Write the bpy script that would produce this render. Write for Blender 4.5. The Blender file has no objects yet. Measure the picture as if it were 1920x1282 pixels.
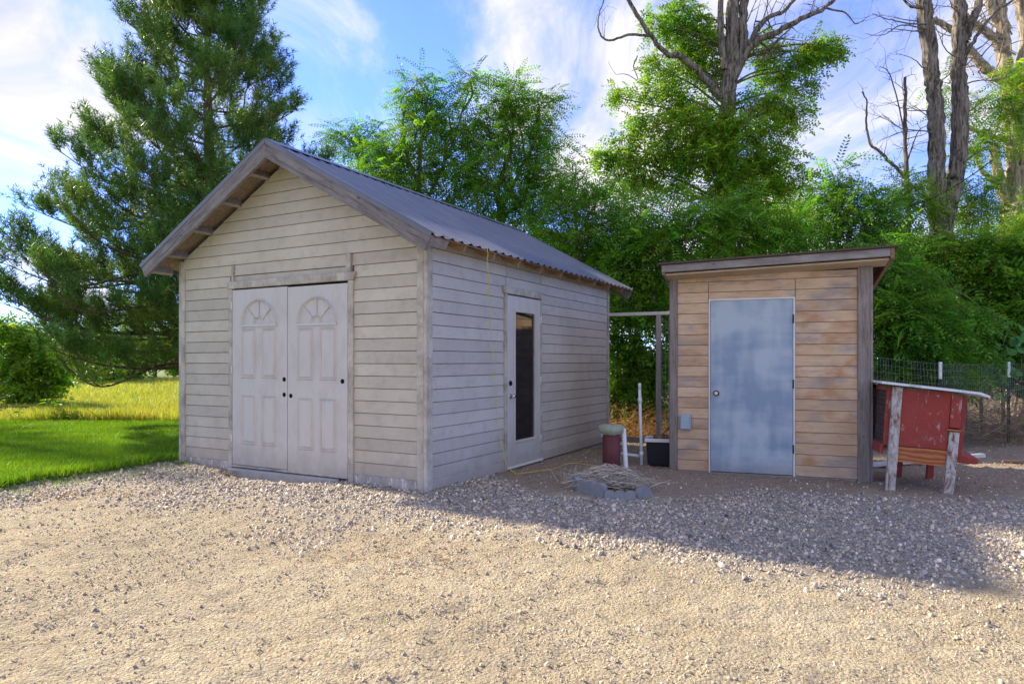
import bpy, math, random
import numpy as np
from mathutils import Vector, Matrix, Euler

R = math.radians
random.seed(7)
rng = np.random.default_rng(11)
scn = bpy.context.scene
COL = scn.collection

# ------------------------------------------------------------------ camera, sky, sun, exposure
CAM_H = 1.30
FPX = 1280.5          # focal length in photo pixels (1920 wide)
HOR = 677.3           # photo row of the horizon
cam_d = bpy.data.cameras.new('camera')
cam_d.sensor_width = 36.0
cam_d.lens = FPX / 1920 * 36
cam_d.shift_y = (HOR - 641) / 1920
cam_d.clip_start = 0.05
cam_d.clip_end = 3000
cam = bpy.data.objects.new('camera', cam_d)
cam.location = (0, 0, CAM_H)
cam.rotation_euler = (R(90), 0, 0)
COL.objects.link(cam)
scn.camera = cam

SUN_EL = 30.0
SUN_AZ = math.degrees(math.atan2(-0.845, 0.535))      # measured from +Y towards +X
sd = Vector((math.sin(R(SUN_AZ)) * math.cos(R(SUN_EL)), math.cos(R(SUN_AZ)) * math.cos(R(SUN_EL)), math.sin(R(SUN_EL))))
world = bpy.data.worlds.new('World')
scn.world = world
world.use_nodes = True
wt = world.node_tree
wt.nodes.clear()
def wn(t, **k):
    n = wt.nodes.new(t)
    for a, b in k.items():
        setattr(n, a, b)
    return n
w_out = wn('ShaderNodeOutputWorld')
w_bg = wn('ShaderNodeBackground')
w_bg.inputs['Strength'].default_value = 0.15
sky = wn('ShaderNodeTexSky', sky_type='NISHITA')
sky.sun_disc = False
sky.sun_elevation = R(SUN_EL)
sky.sun_rotation = R(SUN_AZ % 360)
sky.air_density = 0.75
sky.dust_density = 0.05
sky.ozone_density = 3.0
tc = wn('ShaderNodeTexCoord')
sep = wn('ShaderNodeSeparateXYZ')
wt.links.new(tc.outputs['Generated'], sep.inputs[0])
def wmath(op, a, b):
    n = wn('ShaderNodeMath', operation=op)
    for i, v in enumerate((a, b)):
        if hasattr(v, 'links'):
            wt.links.new(v, n.inputs[i])
        else:
            n.inputs[i].default_value = v
    return n.outputs[0]
den = wmath('ADD', wmath('MAXIMUM', sep.outputs['Z'], 0.0), 0.22)
comb = wn('ShaderNodeCombineXYZ')
wt.links.new(wmath('DIVIDE', sep.outputs['X'], den), comb.inputs[0])
wt.links.new(wmath('DIVIDE', sep.outputs['Y'], den), comb.inputs[1])
mp = wn('ShaderNodeMapping')
mp.inputs['Location'].default_value = (7.3, 4.2, 0.4)
mp.inputs['Rotation'].default_value = (0, 0, R(80))
mp.inputs['Scale'].default_value = (1.0, 0.62, 1.0)
wt.links.new(comb.outputs[0], mp.inputs['Vector'])
def wnoise(scale, detail, rough, dist):
    n = wn('ShaderNodeTexNoise')
    n.inputs['Scale'].default_value = scale
    n.inputs['Detail'].default_value = detail
    n.inputs['Roughness'].default_value = rough
    n.inputs['Distortion'].default_value = dist
    wt.links.new(mp.outputs[0], n.inputs['Vector'])
    return n.outputs['Fac']
c_big = wnoise(0.95, 3, 0.5, 0.3)
c_fine = wnoise(2.6, 8, 0.62, 0.9)
c_sum = wmath('ADD', wmath('MULTIPLY', c_big, 0.62), wmath('MULTIPLY', c_fine, 0.38))
ramp = wn('ShaderNodeValToRGB')
ramp.color_ramp.interpolation = 'EASE'
ramp.color_ramp.elements[0].position = 0.40
ramp.color_ramp.elements[0].color = (0.06, 0.06, 0.06, 1)
ramp.color_ramp.elements[1].position = 0.575
ramp.color_ramp.elements[1].color = (0.94, 0.94, 0.94, 1)
wt.links.new(c_sum, ramp.inputs[0])
skyg = wn('ShaderNodeMix', data_type='RGBA')
skyg.blend_type = 'MULTIPLY'
skyg.inputs[0].default_value = 1.0
skyg.inputs[7].default_value = (0.42, 0.50, 0.88, 1)
wt.links.new(sky.outputs[0], skyg.inputs[6])
cmix = wn('ShaderNodeMix', data_type='RGBA')
wt.links.new(ramp.outputs[0], cmix.inputs[0])
wt.links.new(skyg.outputs[2], cmix.inputs[6])
cl_r = wn('ShaderNodeValToRGB')      # denser cloud is whiter, thin veil is lilac grey
cl_r.color_ramp.elements[0].position = 0.36; cl_r.color_ramp.elements[0].color = (0.66, 0.645, 0.72, 1)
cl_r.color_ramp.elements[1].position = 0.62; cl_r.color_ramp.elements[1].color = (1, 0.95, 0.89, 1)
wt.links.new(c_fine, cl_r.inputs[0])
cl_m = wn('ShaderNodeMix', data_type='RGBA'); cl_m.blend_type = 'MULTIPLY'; cl_m.inputs[0].default_value = 1.0
cl_m.inputs[7].default_value = (2.25, 2.25, 2.25, 1)
wt.links.new(cl_r.outputs[0], cl_m.inputs[6]); wt.links.new(cl_m.outputs[2], cmix.inputs[7])
wt.links.new(cmix.outputs[2], w_bg.inputs['Color'])
wt.links.new(w_bg.outputs[0], w_out.inputs['Surface'])

sun_d = bpy.data.lights.new('sun', 'SUN')
sun_d.energy = 2.9
sun_d.angle = R(2.0)
sun_d.color = (1.0, 0.88, 0.67)
sun = bpy.data.objects.new('sun', sun_d)
sun.rotation_euler = sd.to_track_quat('Z', 'Y').to_euler()
sun.location = (-20, 15, 15)
COL.objects.link(sun)

scn.view_settings.view_transform = 'Standard'
scn.view_settings.look = 'None'
scn.view_settings.gamma = 1.0
scn.view_settings.use_curve_mapping = False
scn.view_settings.exposure = 1.82

# ------------------------------------------------------------------ helpers
def at(px, py, Y):
    """photo pixel + distance along the view axis -> world point"""
    return np.array([(px - 960) / FPX * Y, Y, CAM_H + (HOR - py) / FPX * Y])

def sstep(a, b, x):
    t = np.clip((x - a) / (b - a), 0, 1)
    return t * t * (3 - 2 * t)

def vnoise(x, y, seed=0):
    x = np.asarray(x, float); y = np.asarray(y, float)
    ix = np.floor(x); iy = np.floor(y)
    fx = x - ix; fy = y - iy
    fx = fx * fx * (3 - 2 * fx); fy = fy * fy * (3 - 2 * fy)
    def h(a, b):
        v = np.sin(a * 127.1 + b * 311.7 + seed * 74.7) * 43758.5453
        return v - np.floor(v)
    return (h(ix, iy) * (1 - fx) + h(ix + 1, iy) * fx) * (1 - fy) + (h(ix, iy + 1) * (1 - fx) + h(ix + 1, iy + 1) * fx) * fy

def fbm(x, y, octs=4, seed=0, gain=0.5):
    s = 0; a = 1; n = 0
    for i in range(octs):
        s = s + a * vnoise(x * 2 ** i, y * 2 ** i, seed + i * 3)
        n += a; a *= gain
    return s / n

def tag(o, label=None, cat=None, group=None, kind=None):
    if label: o['label'] = label
    if cat: o['category'] = cat
    if group: o['group'] = group
    if kind: o['kind'] = kind
    return o

def empty(name, loc, rz=0.0, ry=0.0, rx=0.0):
    o = bpy.data.objects.new(name, None)
    o.empty_display_size = 0.1
    o.location = loc
    o.rotation_euler = (rx, ry, rz)
    COL.objects.link(o)
    return o

def link(name, me, mat, parent=None, loc=None):
    o = bpy.data.objects.new(name, me)
    if mat is not None and not me.materials:
        me.materials.append(mat)
    COL.objects.link(o)
    if parent is not None: o.parent = parent
    if loc is not None: o.location = loc
    return o

def mesh_uniform(name, V, F, mat, parent=None, col=None, smooth=False):
    """numpy verts (N,3) and faces (M,k) -> one mesh object"""
    V = np.ascontiguousarray(V, dtype=np.float32); F = np.ascontiguousarray(F, dtype=np.int32)
    me = bpy.data.meshes.new(name)
    k = F.shape[1]
    me.vertices.add(len(V)); me.vertices.foreach_set('co', V.ravel())
    me.loops.add(F.size); me.loops.foreach_set('vertex_index', F.ravel())
    me.polygons.add(len(F)); me.polygons.foreach_set('loop_start', np.arange(0, F.size, k, dtype=np.int32))
    if smooth:
        me.polygons.foreach_set('use_smooth', np.ones(len(F), dtype=bool))
    if col is not None:
        a = me.color_attributes.new('Col', 'FLOAT_COLOR', 'POINT')
        c = np.ones((len(V), 4), dtype=np.float32); c[:, :3] = col
        a.data.foreach_set('color', c.ravel())
    me.update(calc_edges=True)
    return link(name, me, mat, parent)

class MB:
    def __init__(s): s.v = []; s.f = []; s.sm = []
    def add(s, vs, fs, smooth=False):
        o = len(s.v); s.v += [tuple(map(float, p)) for p in vs]
        for f in fs: s.f.append(tuple(i + o for i in f)); s.sm.append(smooth)
        return s
    def box(s, x0, x1, y0, y1, z0, z1):
        return s.add([(x0,y0,z0),(x1,y0,z0),(x1,y1,z0),(x0,y1,z0),(x0,y0,z1),(x1,y0,z1),(x1,y1,z1),(x0,y1,z1)],
                     [(0,3,2,1),(4,5,6,7),(0,1,5,4),(1,2,6,5),(2,3,7,6),(3,0,4,7)])
    def hexa(s, p):     # eight corners in box order
        return s.add(p, [(0,3,2,1),(4,5,6,7),(0,1,5,4),(1,2,6,5),(2,3,7,6),(3,0,4,7)])
    def prism(s, poly, off):    # planar polygon (3d points) pushed along off
        n = len(poly); off = np.array(off)
        a = [np.array(p, float) for p in poly]; b = [p + off for p in a]
        fs = [tuple(range(n)), tuple(range(2 * n - 1, n - 1, -1))]
        for i in range(n):
            j = (i + 1) % n; fs.append((i, i + n, j + n, j))
        return s.add(a + b, fs)
    def tube(s, pts, rad, sides=8, cap=True, smooth=True):
        V, F = tube_np(np.array(pts, float), rad, sides)
        o = len(s.v); n = len(V)
        s.add(V, [tuple(f) for f in F], smooth)
        if cap:
            s.f.append(tuple(range(o + sides - 1, o - 1, -1))); s.sm.append(False)
            s.f.append(tuple(range(o + n - sides, o + n))); s.sm.append(False)
        return s
    def lathe(s, prof, sides=20, c=(0, 0, 0), smooth=True):
        vs = []; fs = []
        for (r, z) in prof:
            for i in range(sides):
                a = 2 * math.pi * i / sides
                vs.append((c[0] + r * math.cos(a), c[1] + r * math.sin(a), c[2] + z))
        for k in range(len(prof) - 1):
            for i in range(sides):
                j = (i + 1) % sides
                fs.append((k*sides+i, k*sides+j, (k+1)*sides+j, (k+1)*sides+i))
        s.add(vs, fs, smooth)
        o = len(s.v) - len(vs)
        s.f.append(tuple(range(o + sides - 1, o - 1, -1))); s.sm.append(False)
        s.f.append(tuple(range(o + len(vs) - sides, o + len(vs)))); s.sm.append(False)
        return s
    def build(s, name, mat, parent=None, bevel=0.0, loc=None):
        me = bpy.data.meshes.new(name); me.from_pydata(s.v, [], s.f)
        me.polygons.foreach_set('use_smooth', np.array(s.sm, dtype=bool)); me.update()
        o = link(name, me, mat, parent, loc)
        if bevel > 0:
            m = o.modifiers.new('bevel', 'BEVEL'); m.width = bevel; m.segments = 1; m.limit_method = 'ANGLE'
        return o

def tube_np(P, rad, sides=6, rough=0.0, seed=0, furrow=9):
    P = np.asarray(P, float); n = len(P)
    rad = np.broadcast_to(np.asarray(rad, float), (n,)).copy()
    T = np.gradient(P, axis=0) if n > 2 else np.repeat((P[1] - P[0])[None], n, 0)
    T /= np.linalg.norm(T, axis=1)[:, None] + 1e-9
    ref = np.array([1.0, 0, 0]) if abs(T[0][0]) < 0.8 else np.array([0, 1.0, 0])
    A = np.cross(T, ref); A /= np.linalg.norm(A, axis=1)[:, None] + 1e-9
    B = np.cross(T, A)
    an = np.linspace(0, 2 * np.pi, sides, endpoint=False)
    rr = np.repeat(rad[:, None], sides, 1)
    if rough > 0:
        s_len = np.r_[0, np.cumsum(np.linalg.norm(np.diff(P, axis=0), axis=1))]
        aa, ss = np.meshgrid(an, s_len)
        warp = (vnoise(ss * 1.3, np.sin(aa) * 1.2 + 5, seed) - 0.5) * 0.7
        rid = 1 - np.abs(vnoise(np.sin(aa + warp) * furrow * 0.45 + 20 + ss * 0.5, np.cos(aa + warp) * furrow * 0.45 + 20, seed + 5) * 2 - 1) * 1.6
        rr = rr * (1 + rough * rid + 0.16 * (vnoise(np.sin(aa) * 1.2 + 9, ss * 0.8 + np.cos(aa), seed + 8) - 0.5))
    V = P[:, None] + A[:, None] * (np.cos(an)[None, :, None] * rr[..., None]) + B[:, None] * (np.sin(an)[None, :, None] * rr[..., None])
    i = np.arange(n - 1)[:, None] * sides; j = np.arange(sides)[None]
    jn = (j + 1) % sides
    F = np.stack([i + j, i + jn, i + sides + jn, i + sides + j], -1).reshape(-1, 4)
    return V.reshape(-1, 3), F

class TB:       # collects many tubes into one part
    def __init__(s): s.V = []; s.F = []; s.n = 0
    def add(s, P, rad, sides=5, **k):
        V, F = tube_np(P, rad, sides, **k)
        s.V.append(V); s.F.append(F + s.n); s.n += len(V)
    def build(s, name, mat, parent=None):
        if not s.V: return None
        return mesh_uniform(name, np.concatenate(s.V), np.concatenate(s.F), mat, parent, smooth=True)

def smooth_path(pts, n=8):
    P = np.array(pts, float); out = []
    Q = np.vstack([2 * P[0] - P[1], P, 2 * P[-1] - P[-2]])
    for i in range(len(P) - 1):
        p0, p1, p2, p3 = Q[i:i + 4]
        for t in np.linspace(0, 1, n, endpoint=False):
            out.append(0.5 * (2*p1 + (p2-p0)*t + (2*p0-5*p1+4*p2-p3)*t*t + (3*p1-p0-3*p2+p3)*t**3))
    out.append(P[-1])
    return np.array(out)

# ------------------------------------------------------------------ materials
class NT:
    def __init__(s, name, rough=0.8, spec=0.3, metal=0.0):
        s.pre = 0.0; s.m = bpy.data.materials.new(name); s.m.use_nodes = True
        s.t = s.m.node_tree; s.b = s.t.nodes['Principled BSDF']
        s.b.inputs['Roughness'].default_value = rough
        s.b.inputs['Specular IOR Level'].default_value = spec
        s.b.inputs['Metallic'].default_value = metal
    def n(s, t, **k):
        x = s.t.nodes.new(t)
        for a, b in k.items(): setattr(x, a, b)
        return x
    def put(s, v, sock):
        if hasattr(v, 'links'): s.t.links.new(v, sock)
        elif isinstance(v, (tuple, list)) and sock.type == 'RGBA' and len(v) == 3: sock.default_value = (*v, 1)
        else: sock.default_value = v
    def coord(s, scale=(1, 1, 1), which='Object', rot=(0, 0, 0), rand=0.0):
        c = s.n('ShaderNodeTexCoord').outputs[which]
        if s.pre:
            pm = s.n('ShaderNodeMapping'); pm.inputs['Rotation'].default_value = (0, s.pre, 0)
            s.t.links.new(c, pm.inputs[0]); c = pm.outputs[0]
        if rand:
            oi = s.n('ShaderNodeObjectInfo').outputs['Random']
            va = s.n('ShaderNodeVectorMath', operation='ADD')
            s.t.links.new(c, va.inputs[0])
            cx = s.n('ShaderNodeCombineXYZ')
            for i, k in enumerate((1.0, 0.7, 0.37)):
                s.t.links.new(s.math('MULTIPLY', oi, rand * k), cx.inputs[i])
            s.t.links.new(cx.outputs[0], va.inputs[1]); c = va.outputs[0]
        mp = s.n('ShaderNodeMapping'); mp.inputs['Scale'].default_value = scale; mp.inputs['Rotation'].default_value = rot
        s.t.links.new(c, mp.inputs[0])
        return mp.outputs[0]
    def noise(s, vec, scale=5, detail=4, rough=0.55, dist=0.0):
        x = s.n('ShaderNodeTexNoise')
        s.t.links.new(vec, x.inputs['Vector'])
        x.inputs['Scale'].default_value = scale; x.inputs['Detail'].default_value = detail
        x.inputs['Roughness'].default_value = rough; x.inputs['Distortion'].default_value = dist
        return x.outputs['Fac']
    def voro(s, vec, scale=5, feature='F1', out='Distance'):
        x = s.n('ShaderNodeTexVoronoi', feature=feature)
        s.t.links.new(vec, x.inputs['Vector']); x.inputs['Scale'].default_value = scale
        return x.outputs[out]
    def ramp(s, fac, *st):
        x = s.n('ShaderNodeValToRGB'); cr = x.color_ramp
        while len(cr.elements) < len(st): cr.elements.new(0.5)
        for e, (p, c) in zip(cr.elements, st):
            e.position = p
            e.color = (*c, 1) if isinstance(c, tuple) else (c, c, c, 1)
        s.t.links.new(fac, x.inputs[0])
        return x.outputs[0]
    def mix(s, fac, a, b, mode='MIX'):
        x = s.n('ShaderNodeMix', data_type='RGBA'); x.blend_type = mode
        s.put(fac, x.inputs[0]); s.put(a, x.inputs[6]); s.put(b, x.inputs[7])
        return x.outputs[2]
    def math(s, op, a, b=0.0):
        x = s.n('ShaderNodeMath', operation=op); s.put(a, x.inputs[0]); s.put(b, x.inputs[1])
        return x.outputs[0]
    def axis(s, vec, i):
        x = s.n('ShaderNodeSeparateXYZ'); s.t.links.new(vec, x.inputs[0]); return x.outputs[i]
    def rand(s): return s.n('ShaderNodeObjectInfo').outputs['Random']
    def attr(s, name): return s.n('ShaderNodeAttribute', attribute_name=name).outputs['Color']
    def color(s, v): s.put(v, s.b.inputs['Base Color'])
    def rough(s, v): s.put(v, s.b.inputs['Roughness'])
    def bump(s, h, strength=0.3, dist=0.01):
        x = s.n('ShaderNodeBump'); s.put(h, x.inputs['Height'])
        x.inputs['Strength'].default_value = strength; x.inputs['Distance'].default_value = dist
        s.t.links.new(x.outputs[0], s.b.inputs['Normal'])

MAT = {}
def plain(name, c, rough=0.7, spec=0.3, metal=0.0, var=0.25, scale=6):
    t = NT(name, rough, spec, metal)
    v = t.coord()
    f = t.noise(v, scale, 5, 0.6)
    t.color(t.mix(f, tuple(x * (1 - var) for x in c), tuple(min(1, x * (1 + var)) for x in c)))
    t.bump(t.noise(v, scale * 9, 3), 0.15, 0.004)
    MAT[name] = t.m
    return t

def siding_mat(name, base, light, dirt, grain_axis):
    # painted hardboard lap siding: embossed grain, grime, peeled spots
    t = NT(name, 0.72, 0.25)
    sc = (0.09, 1, 1) if grain_axis == 'x' else (1, 0.09, 1)
    v = t.coord(); vr = t.coord(sc, rand=37.0); vg = t.coord(rand=5.0)
    g = t.noise(vr, 95, 4, 0.65, 0.6)
    blot = t.noise(v, 1.1, 5, 0.62)
    sm = t.noise(vg, 7, 5, 0.65)
    c = t.mix(t.ramp(blot, (0.36, 0.0), (0.66, 1.0)), base, light)
    c = t.mix(t.math('MULTIPLY', t.rand(), 0.32), c, dirt)
    c = t.mix(t.math('MULTIPLY', t.ramp(sm, (0.50, 0.0), (0.74, 1.0)), 0.36), c, dirt)
    c = t.mix(t.math('MULTIPLY', t.ramp(g, (0.5, 0.0), (0.75, 1.0)), 0.18), c, dirt)
    peel = t.math('MULTIPLY', t.ramp(t.noise(vg, 34, 5, 0.7), (0.69, 0.0), (0.73, 1.0)), t.ramp(t.noise(v, 1.6, 2), (0.58, 0.0), (0.68, 1.0)))
    c = t.mix(peel, c, (0.62, 0.60, 0.56))
    mud = t.ramp(t.math('ADD', t.axis(v, 2), t.math('MULTIPLY', t.noise(v, 6, 6, 0.7), 0.75)), (0.42, 1.0), (0.78, 0.0))
    c = t.mix(t.math('MULTIPLY', mud, 0.42), c, (0.27, 0.215, 0.155))
    t.color(c)
    t.bump(g, 0.55, 0.004)
    MAT[name] = t.m
siding_mat('siding_paint', (0.51, 0.465, 0.37), (0.62, 0.57, 0.455), (0.255, 0.23, 0.19), 'x')
siding_mat('siding_paint_side', (0.49, 0.455, 0.405), (0.58, 0.54, 0.485), (0.27, 0.25, 0.225), 'y')

def trim_mat(name, base, dirt, bare, amt):
    t = NT(name, 0.75, 0.2)
    vr = t.coord((1, 1, 0.12), rand=9.0)
    g = t.noise(vr, 60, 5, 0.65, 0.4)
    b = t.noise(t.coord(rand=3.0), 5, 5, 0.65)
    c = t.mix(t.ramp(b, (0.38, 0.0), (0.7, 1.0)), base, dirt)
    c = t.mix(t.math('MULTIPLY', t.ramp(g, (0.45, 0.0), (0.7, 1.0)), 0.4), c, dirt)
    pe = t.ramp(t.noise(t.coord((1, 1, 0.3), rand=7.0), 22, 6, 0.7), (0.66 - amt, 0.0), (0.70 - amt, 1.0))
    c = t.mix(pe, c, bare)
    t.color(c); t.bump(g, 0.5, 0.005)
    MAT[name] = t.m
trim_mat('trim_paint', (0.55, 0.51, 0.42), (0.27, 0.24, 0.20), (0.60, 0.57, 0.52), -0.02)
trim_mat('skirt_paint', (0.44, 0.41, 0.37), (0.26, 0.235, 0.20), (0.66, 0.64, 0.60), 0.09)

def door_paint():
    t = NT('door_paint', 0.5, 0.4)
    v = t.coord()
    b = t.noise(v, 1.6, 4, 0.55)
    z = t.axis(v, 2)
    c = t.mix(b, (0.51, 0.485, 0.44), (0.57, 0.545, 0.495))
    sc = t.ramp(t.noise(t.coord((1, 1, 0.6)), 40, 5, 0.7), (0.70, 0.0), (0.73, 1.0))
    c = t.mix(t.math('MULTIPLY', sc, t.ramp(z, (0.3, 1.0), (0.55, 0.0))), c, (0.72, 0.71, 0.70))
    gr = t.ramp(t.noise(t.coord((1, 1, 0.35)), 6, 6, 0.68), (0.48, 0.0), (0.72, 1.0))
    c = t.mix(t.math('MULTIPLY', gr, 0.40), c, (0.33, 0.30, 0.26))
    mud = t.ramp(t.math('ADD', z, t.math('MULTIPLY', t.noise(v, 8, 6, 0.7), 0.5)), (0.26, 1.0), (0.55, 0.0))
    c = t.mix(t.math('MULTIPLY', mud, 0.45), c, (0.29, 0.245, 0.19))
    t.color(c); t.bump(t.noise(v, 60, 3), 0.08, 0.002)
    MAT['door_paint'] = t.m
door_paint()

def wood_mat(name, c1, c2, dark, axis=0, gscale=30.0, knots=True, pre=0.0):
    # weathered bare wood, grain running along one local axis
    t = NT(name, 0.85, 0.15); t.pre = pre
    sc = [1, 1, 1]; sc[axis] = 0.07
    v = t.coord(tuple(sc), rand=23.0)
    g = t.noise(v, gscale, 6, 0.68, 1.2)
    st = t.noise(t.coord(rand=11.0), 3.2, 5, 0.65)
    c = t.mix(t.ramp(st, (0.35, 0.0), (0.68, 1.0)), c1, c2)
    c = t.mix(t.math('MULTIPLY', t.ramp(g, (0.46, 0.0), (0.68, 1.0)), 0.75), c, dark)
    if knots:
        k = t.voro(t.coord(tuple(0.35 if i == axis else 1.0 for i in range(3)), rand=31.0), 8.5)
        c = t.mix(t.ramp(k, (0.03, 1.0), (0.09, 0.0)), c, dark)
    c = t.mix(t.math('MULTIPLY', t.rand(), 0.25), c, dark)
    t.color(c); t.bump(g, 0.6, 0.006)
    MAT[name] = t.m
wood_mat('grey_wood', (0.27, 0.245, 0.225), (0.39, 0.36, 0.335), (0.10, 0.085, 0.075), 0)
for nm, an in (('barge_right', -0.504), ('barge_left', 0.504)):
    wood_mat(nm, (0.19, 0.17, 0.162), (0.30, 0.275, 0.26), (0.05, 0.042, 0.04), 0, 30, True, an)
wood_mat('grey_post', (0.26, 0.22, 0.19), (0.36, 0.32, 0.29), (0.10, 0.078, 0.062), 2)
wood_mat('pale_post', (0.36, 0.34, 0.32), (0.46, 0.44, 0.42), (0.18, 0.16, 0.145), 2)
wood_mat('rafter_wood', (0.30, 0.19, 0.11), (0.36, 0.26, 0.17), (0.12, 0.07, 0.045), 0)
wood_mat('under_deck', (0.24, 0.19, 0.14), (0.32, 0.265, 0.20), (0.11, 0.08, 0.06), 0, knots=False)
wood_mat('soffit_wood', (0.52, 0.40, 0.26), (0.60, 0.49, 0.34), (0.32, 0.22, 0.14), 0, knots=False)

def cedar():
    # tan stained lap siding, greyed and rust-stained in patches
    t = NT('tan_siding', 0.8, 0.2)
    vr = t.coord((0.08, 1, 1), rand=29.0); vo = t.coord(rand=4.0); v = t.coord()
    g = t.noise(vr, 48, 5, 0.65, 0.8)
    c = t.mix(t.ramp(t.noise(vo, 2.2, 4), (0.35, 0.0), (0.65, 1.0)), (0.60, 0.41, 0.245), (0.72, 0.54, 0.36))
    gm = t.ramp(t.noise(t.coord((1, 1, 2.2), rand=1.2), 2.0, 5, 0.6), (0.50, 0.0), (0.66, 1.0))
    c = t.mix(t.math('MULTIPLY', gm, 0.85), c, (0.33, 0.305, 0.29))
    om = t.ramp(t.noise(t.coord((1, 1, 1.6), rand=2.1), 2.9, 4), (0.52, 0.0), (0.68, 1.0))
    c = t.mix(t.math('MULTIPLY', om, 0.75), c, (0.46, 0.23, 0.095))
    c = t.mix(t.math('MULTIPLY', t.ramp(g, (0.48, 0.0), (0.72, 1.0)), 0.42), c, (0.25, 0.155, 0.09))
    c = t.mix(t.math('MULTIPLY', t.rand(), 0.28), c, (0.36, 0.25, 0.16))
    t.color(c); t.bump(g, 0.45, 0.004)
    MAT['tan_siding'] = t.m
cedar()

def steel_door():
    # blue-grey primed steel with chalky brush patches
    t = NT('blue_steel', 0.55, 0.4)
    v = t.coord()
    a = t.noise(t.coord((1, 1, 0.25)), 5.5, 3, 0.45)
    b = t.noise(t.coord((0.25, 1, 1)), 5.0, 3, 0.45)
    l = t.noise(v, 1.9, 3, 0.5)
    m = t.math('ADD', t.math('MULTIPLY', a, 0.38), t.math('MULTIPLY', b, 0.34))
    m = t.math('ADD', m, t.math('MULTIPLY', l, 0.4))
    f = t.ramp(m, (0.50, 0.0), (0.63, 0.8))
    c = t.mix(f, (0.235, 0.325, 0.43), (0.47, 0.54, 0.585))
    c = t.mix(t.math('MULTIPLY', t.ramp(t.noise(v, 16, 5, 0.7), (0.62, 0.0), (0.7, 1.0)), 0.25), c, (0.10, 0.16, 0.24))
    sc = t.ramp(t.noise(t.coord((1, 1, 0.04)), 70, 4, 0.7), (0.66, 0.0), (0.70, 1.0))
    c = t.mix(t.math('MULTIPLY', sc, 0.35), c, (0.55, 0.60, 0.64))
    dz = t.ramp(t.math('ADD', t.axis(v, 2), t.math('MULTIPLY', t.noise(v, 7, 5, 0.7), 0.35)), (0.16, 1.0), (0.36, 0.0))
    c = t.mix(t.math('MULTIPLY', dz, 0.5), c, (0.24, 0.22, 0.19))
    t.color(c)
    t.rough(t.ramp(f, (0.0, 0.42), (1.0, 0.68)))
    t.bump(t.noise(v, 2.5, 2), 0.12, 0.02)
    MAT['blue_steel'] = t.m
steel_door()

def roof_metal():
    t = NT('roof_metal', 0.45, 0.5, 0.0)
    v = t.coord(rand=2.0)
    n = t.noise(t.coord((0.3, 1, 0.3)), 6, 5, 0.6)
    c = t.mix(t.ramp(n, (0.35, 0.0), (0.7, 1.0)), (0.10, 0.105, 0.12), (0.17, 0.172, 0.19))
    r = t.ramp(t.noise(v, 14, 5, 0.7), (0.70, 0.0), (0.76, 1.0))
    c = t.mix(t.math('MULTIPLY', r, 0.5), c, (0.28, 0.20, 0.15))
    t.color(c); t.rough(t.ramp(n, (0.3, 0.34), (0.7, 0.5)))
    MAT['roof_metal'] = t.m
roof_metal()

def red_paint():
    t = NT('red_paint', 0.75, 0.25)
    v = t.coord(rand=3.0)
    fl = t.noise(t.coord((1, 1, 0.28), rand=3.0), 30, 7, 0.74, 0.5)
    ar = t.noise(v, 3.6, 3)
    z = t.ramp(t.math('ADD', fl, t.math('MULTIPLY', ar, 0.35)), (0.765, 0.0), (0.80, 0.8))
    base = t.mix(t.noise(v, 6, 4), (0.37, 0.058, 0.043), (0.27, 0.048, 0.038))
    base = t.mix(t.math('MULTIPLY', t.ramp(t.noise(v, 11, 5, 0.7), (0.5, 0.0), (0.7, 1.0)), 0.6), base, (0.24, 0.105, 0.085))
    t.color(t.mix(z, base, (0.42, 0.36, 0.31)))
    t.bump(fl, 0.4, 0.004)
    MAT['red_paint'] = t.m
    t = NT('peeling_leg', 0.8, 0.2)
    v = t.coord(rand=6.0)
    n = t.noise(t.coord((1, 1, 0.4), rand=6.0), 17, 7, 0.72, 0.8)
    c = t.ramp(n, (0.38, (0.23, 0.045, 0.035)), (0.43, (0.30, 0.25, 0.21)), (0.50, (0.40, 0.36, 0.32)), (0.58, (0.60, 0.57, 0.54)), (0.65, (0.26, 0.19, 0.14)))
    t.color(c); t.bump(n, 0.6, 0.006)
    MAT['peeling_leg'] = t.m
    t = NT('bare_ply', 0.75, 0.25)
    v = t.coord((0.25, 1, 1.0))
    w = t.n('ShaderNodeTexWave', wave_type='RINGS'); t.t.links.new(v, w.inputs[0])
    w.inputs['Scale'].default_value = 7; w.inputs['Distortion'].default_value = 9; w.inputs['Detail'].default_value = 3
    t.color(t.mix(w.outputs['Fac'], (0.50, 0.20, 0.075), (0.30, 0.085, 0.035)))
    MAT['bare_ply'] = t.m
red_paint()

def white_sheet():
    t = NT('white_sheet', 0.6, 0.3)
    v = t.coord()
    t.color(t.mix(t.ramp(t.noise(v, 9, 6, 0.7), (0.5, 0.0), (0.7, 1.0)), (0.74, 0.74, 0.74), (0.42, 0.40, 0.37)))
    MAT['white_sheet'] = t.m
white_sheet()
plain('concrete', (0.36, 0.35, 0.335), 0.9, 0.2, var=0.3, scale=9)
plain('edging_concrete', (0.235, 0.24, 0.245), 0.9, 0.2, var=0.3, scale=14)
plain('white_pvc', (0.70, 0.73, 0.76), 0.4, 0.4, var=0.06)
plain('maroon_pipe', (0.115, 0.030, 0.030), 0.55, 0.35, var=0.3, scale=9)
plain('cap_green', (0.30, 0.34, 0.24), 0.8, 0.2, var=0.35, scale=22)
plain('dark_plastic', (0.012, 0.013, 0.024), 0.45, 0.4)
plain('white_plastic', (0.74, 0.74, 0.72), 0.5, 0.4, var=0.1)
plain('groove_dark', (0.15, 0.135, 0.12), 0.9, 0.1)
plain('black_hole', (0.01, 0.01, 0.01), 0.9, 0.1)
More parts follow.
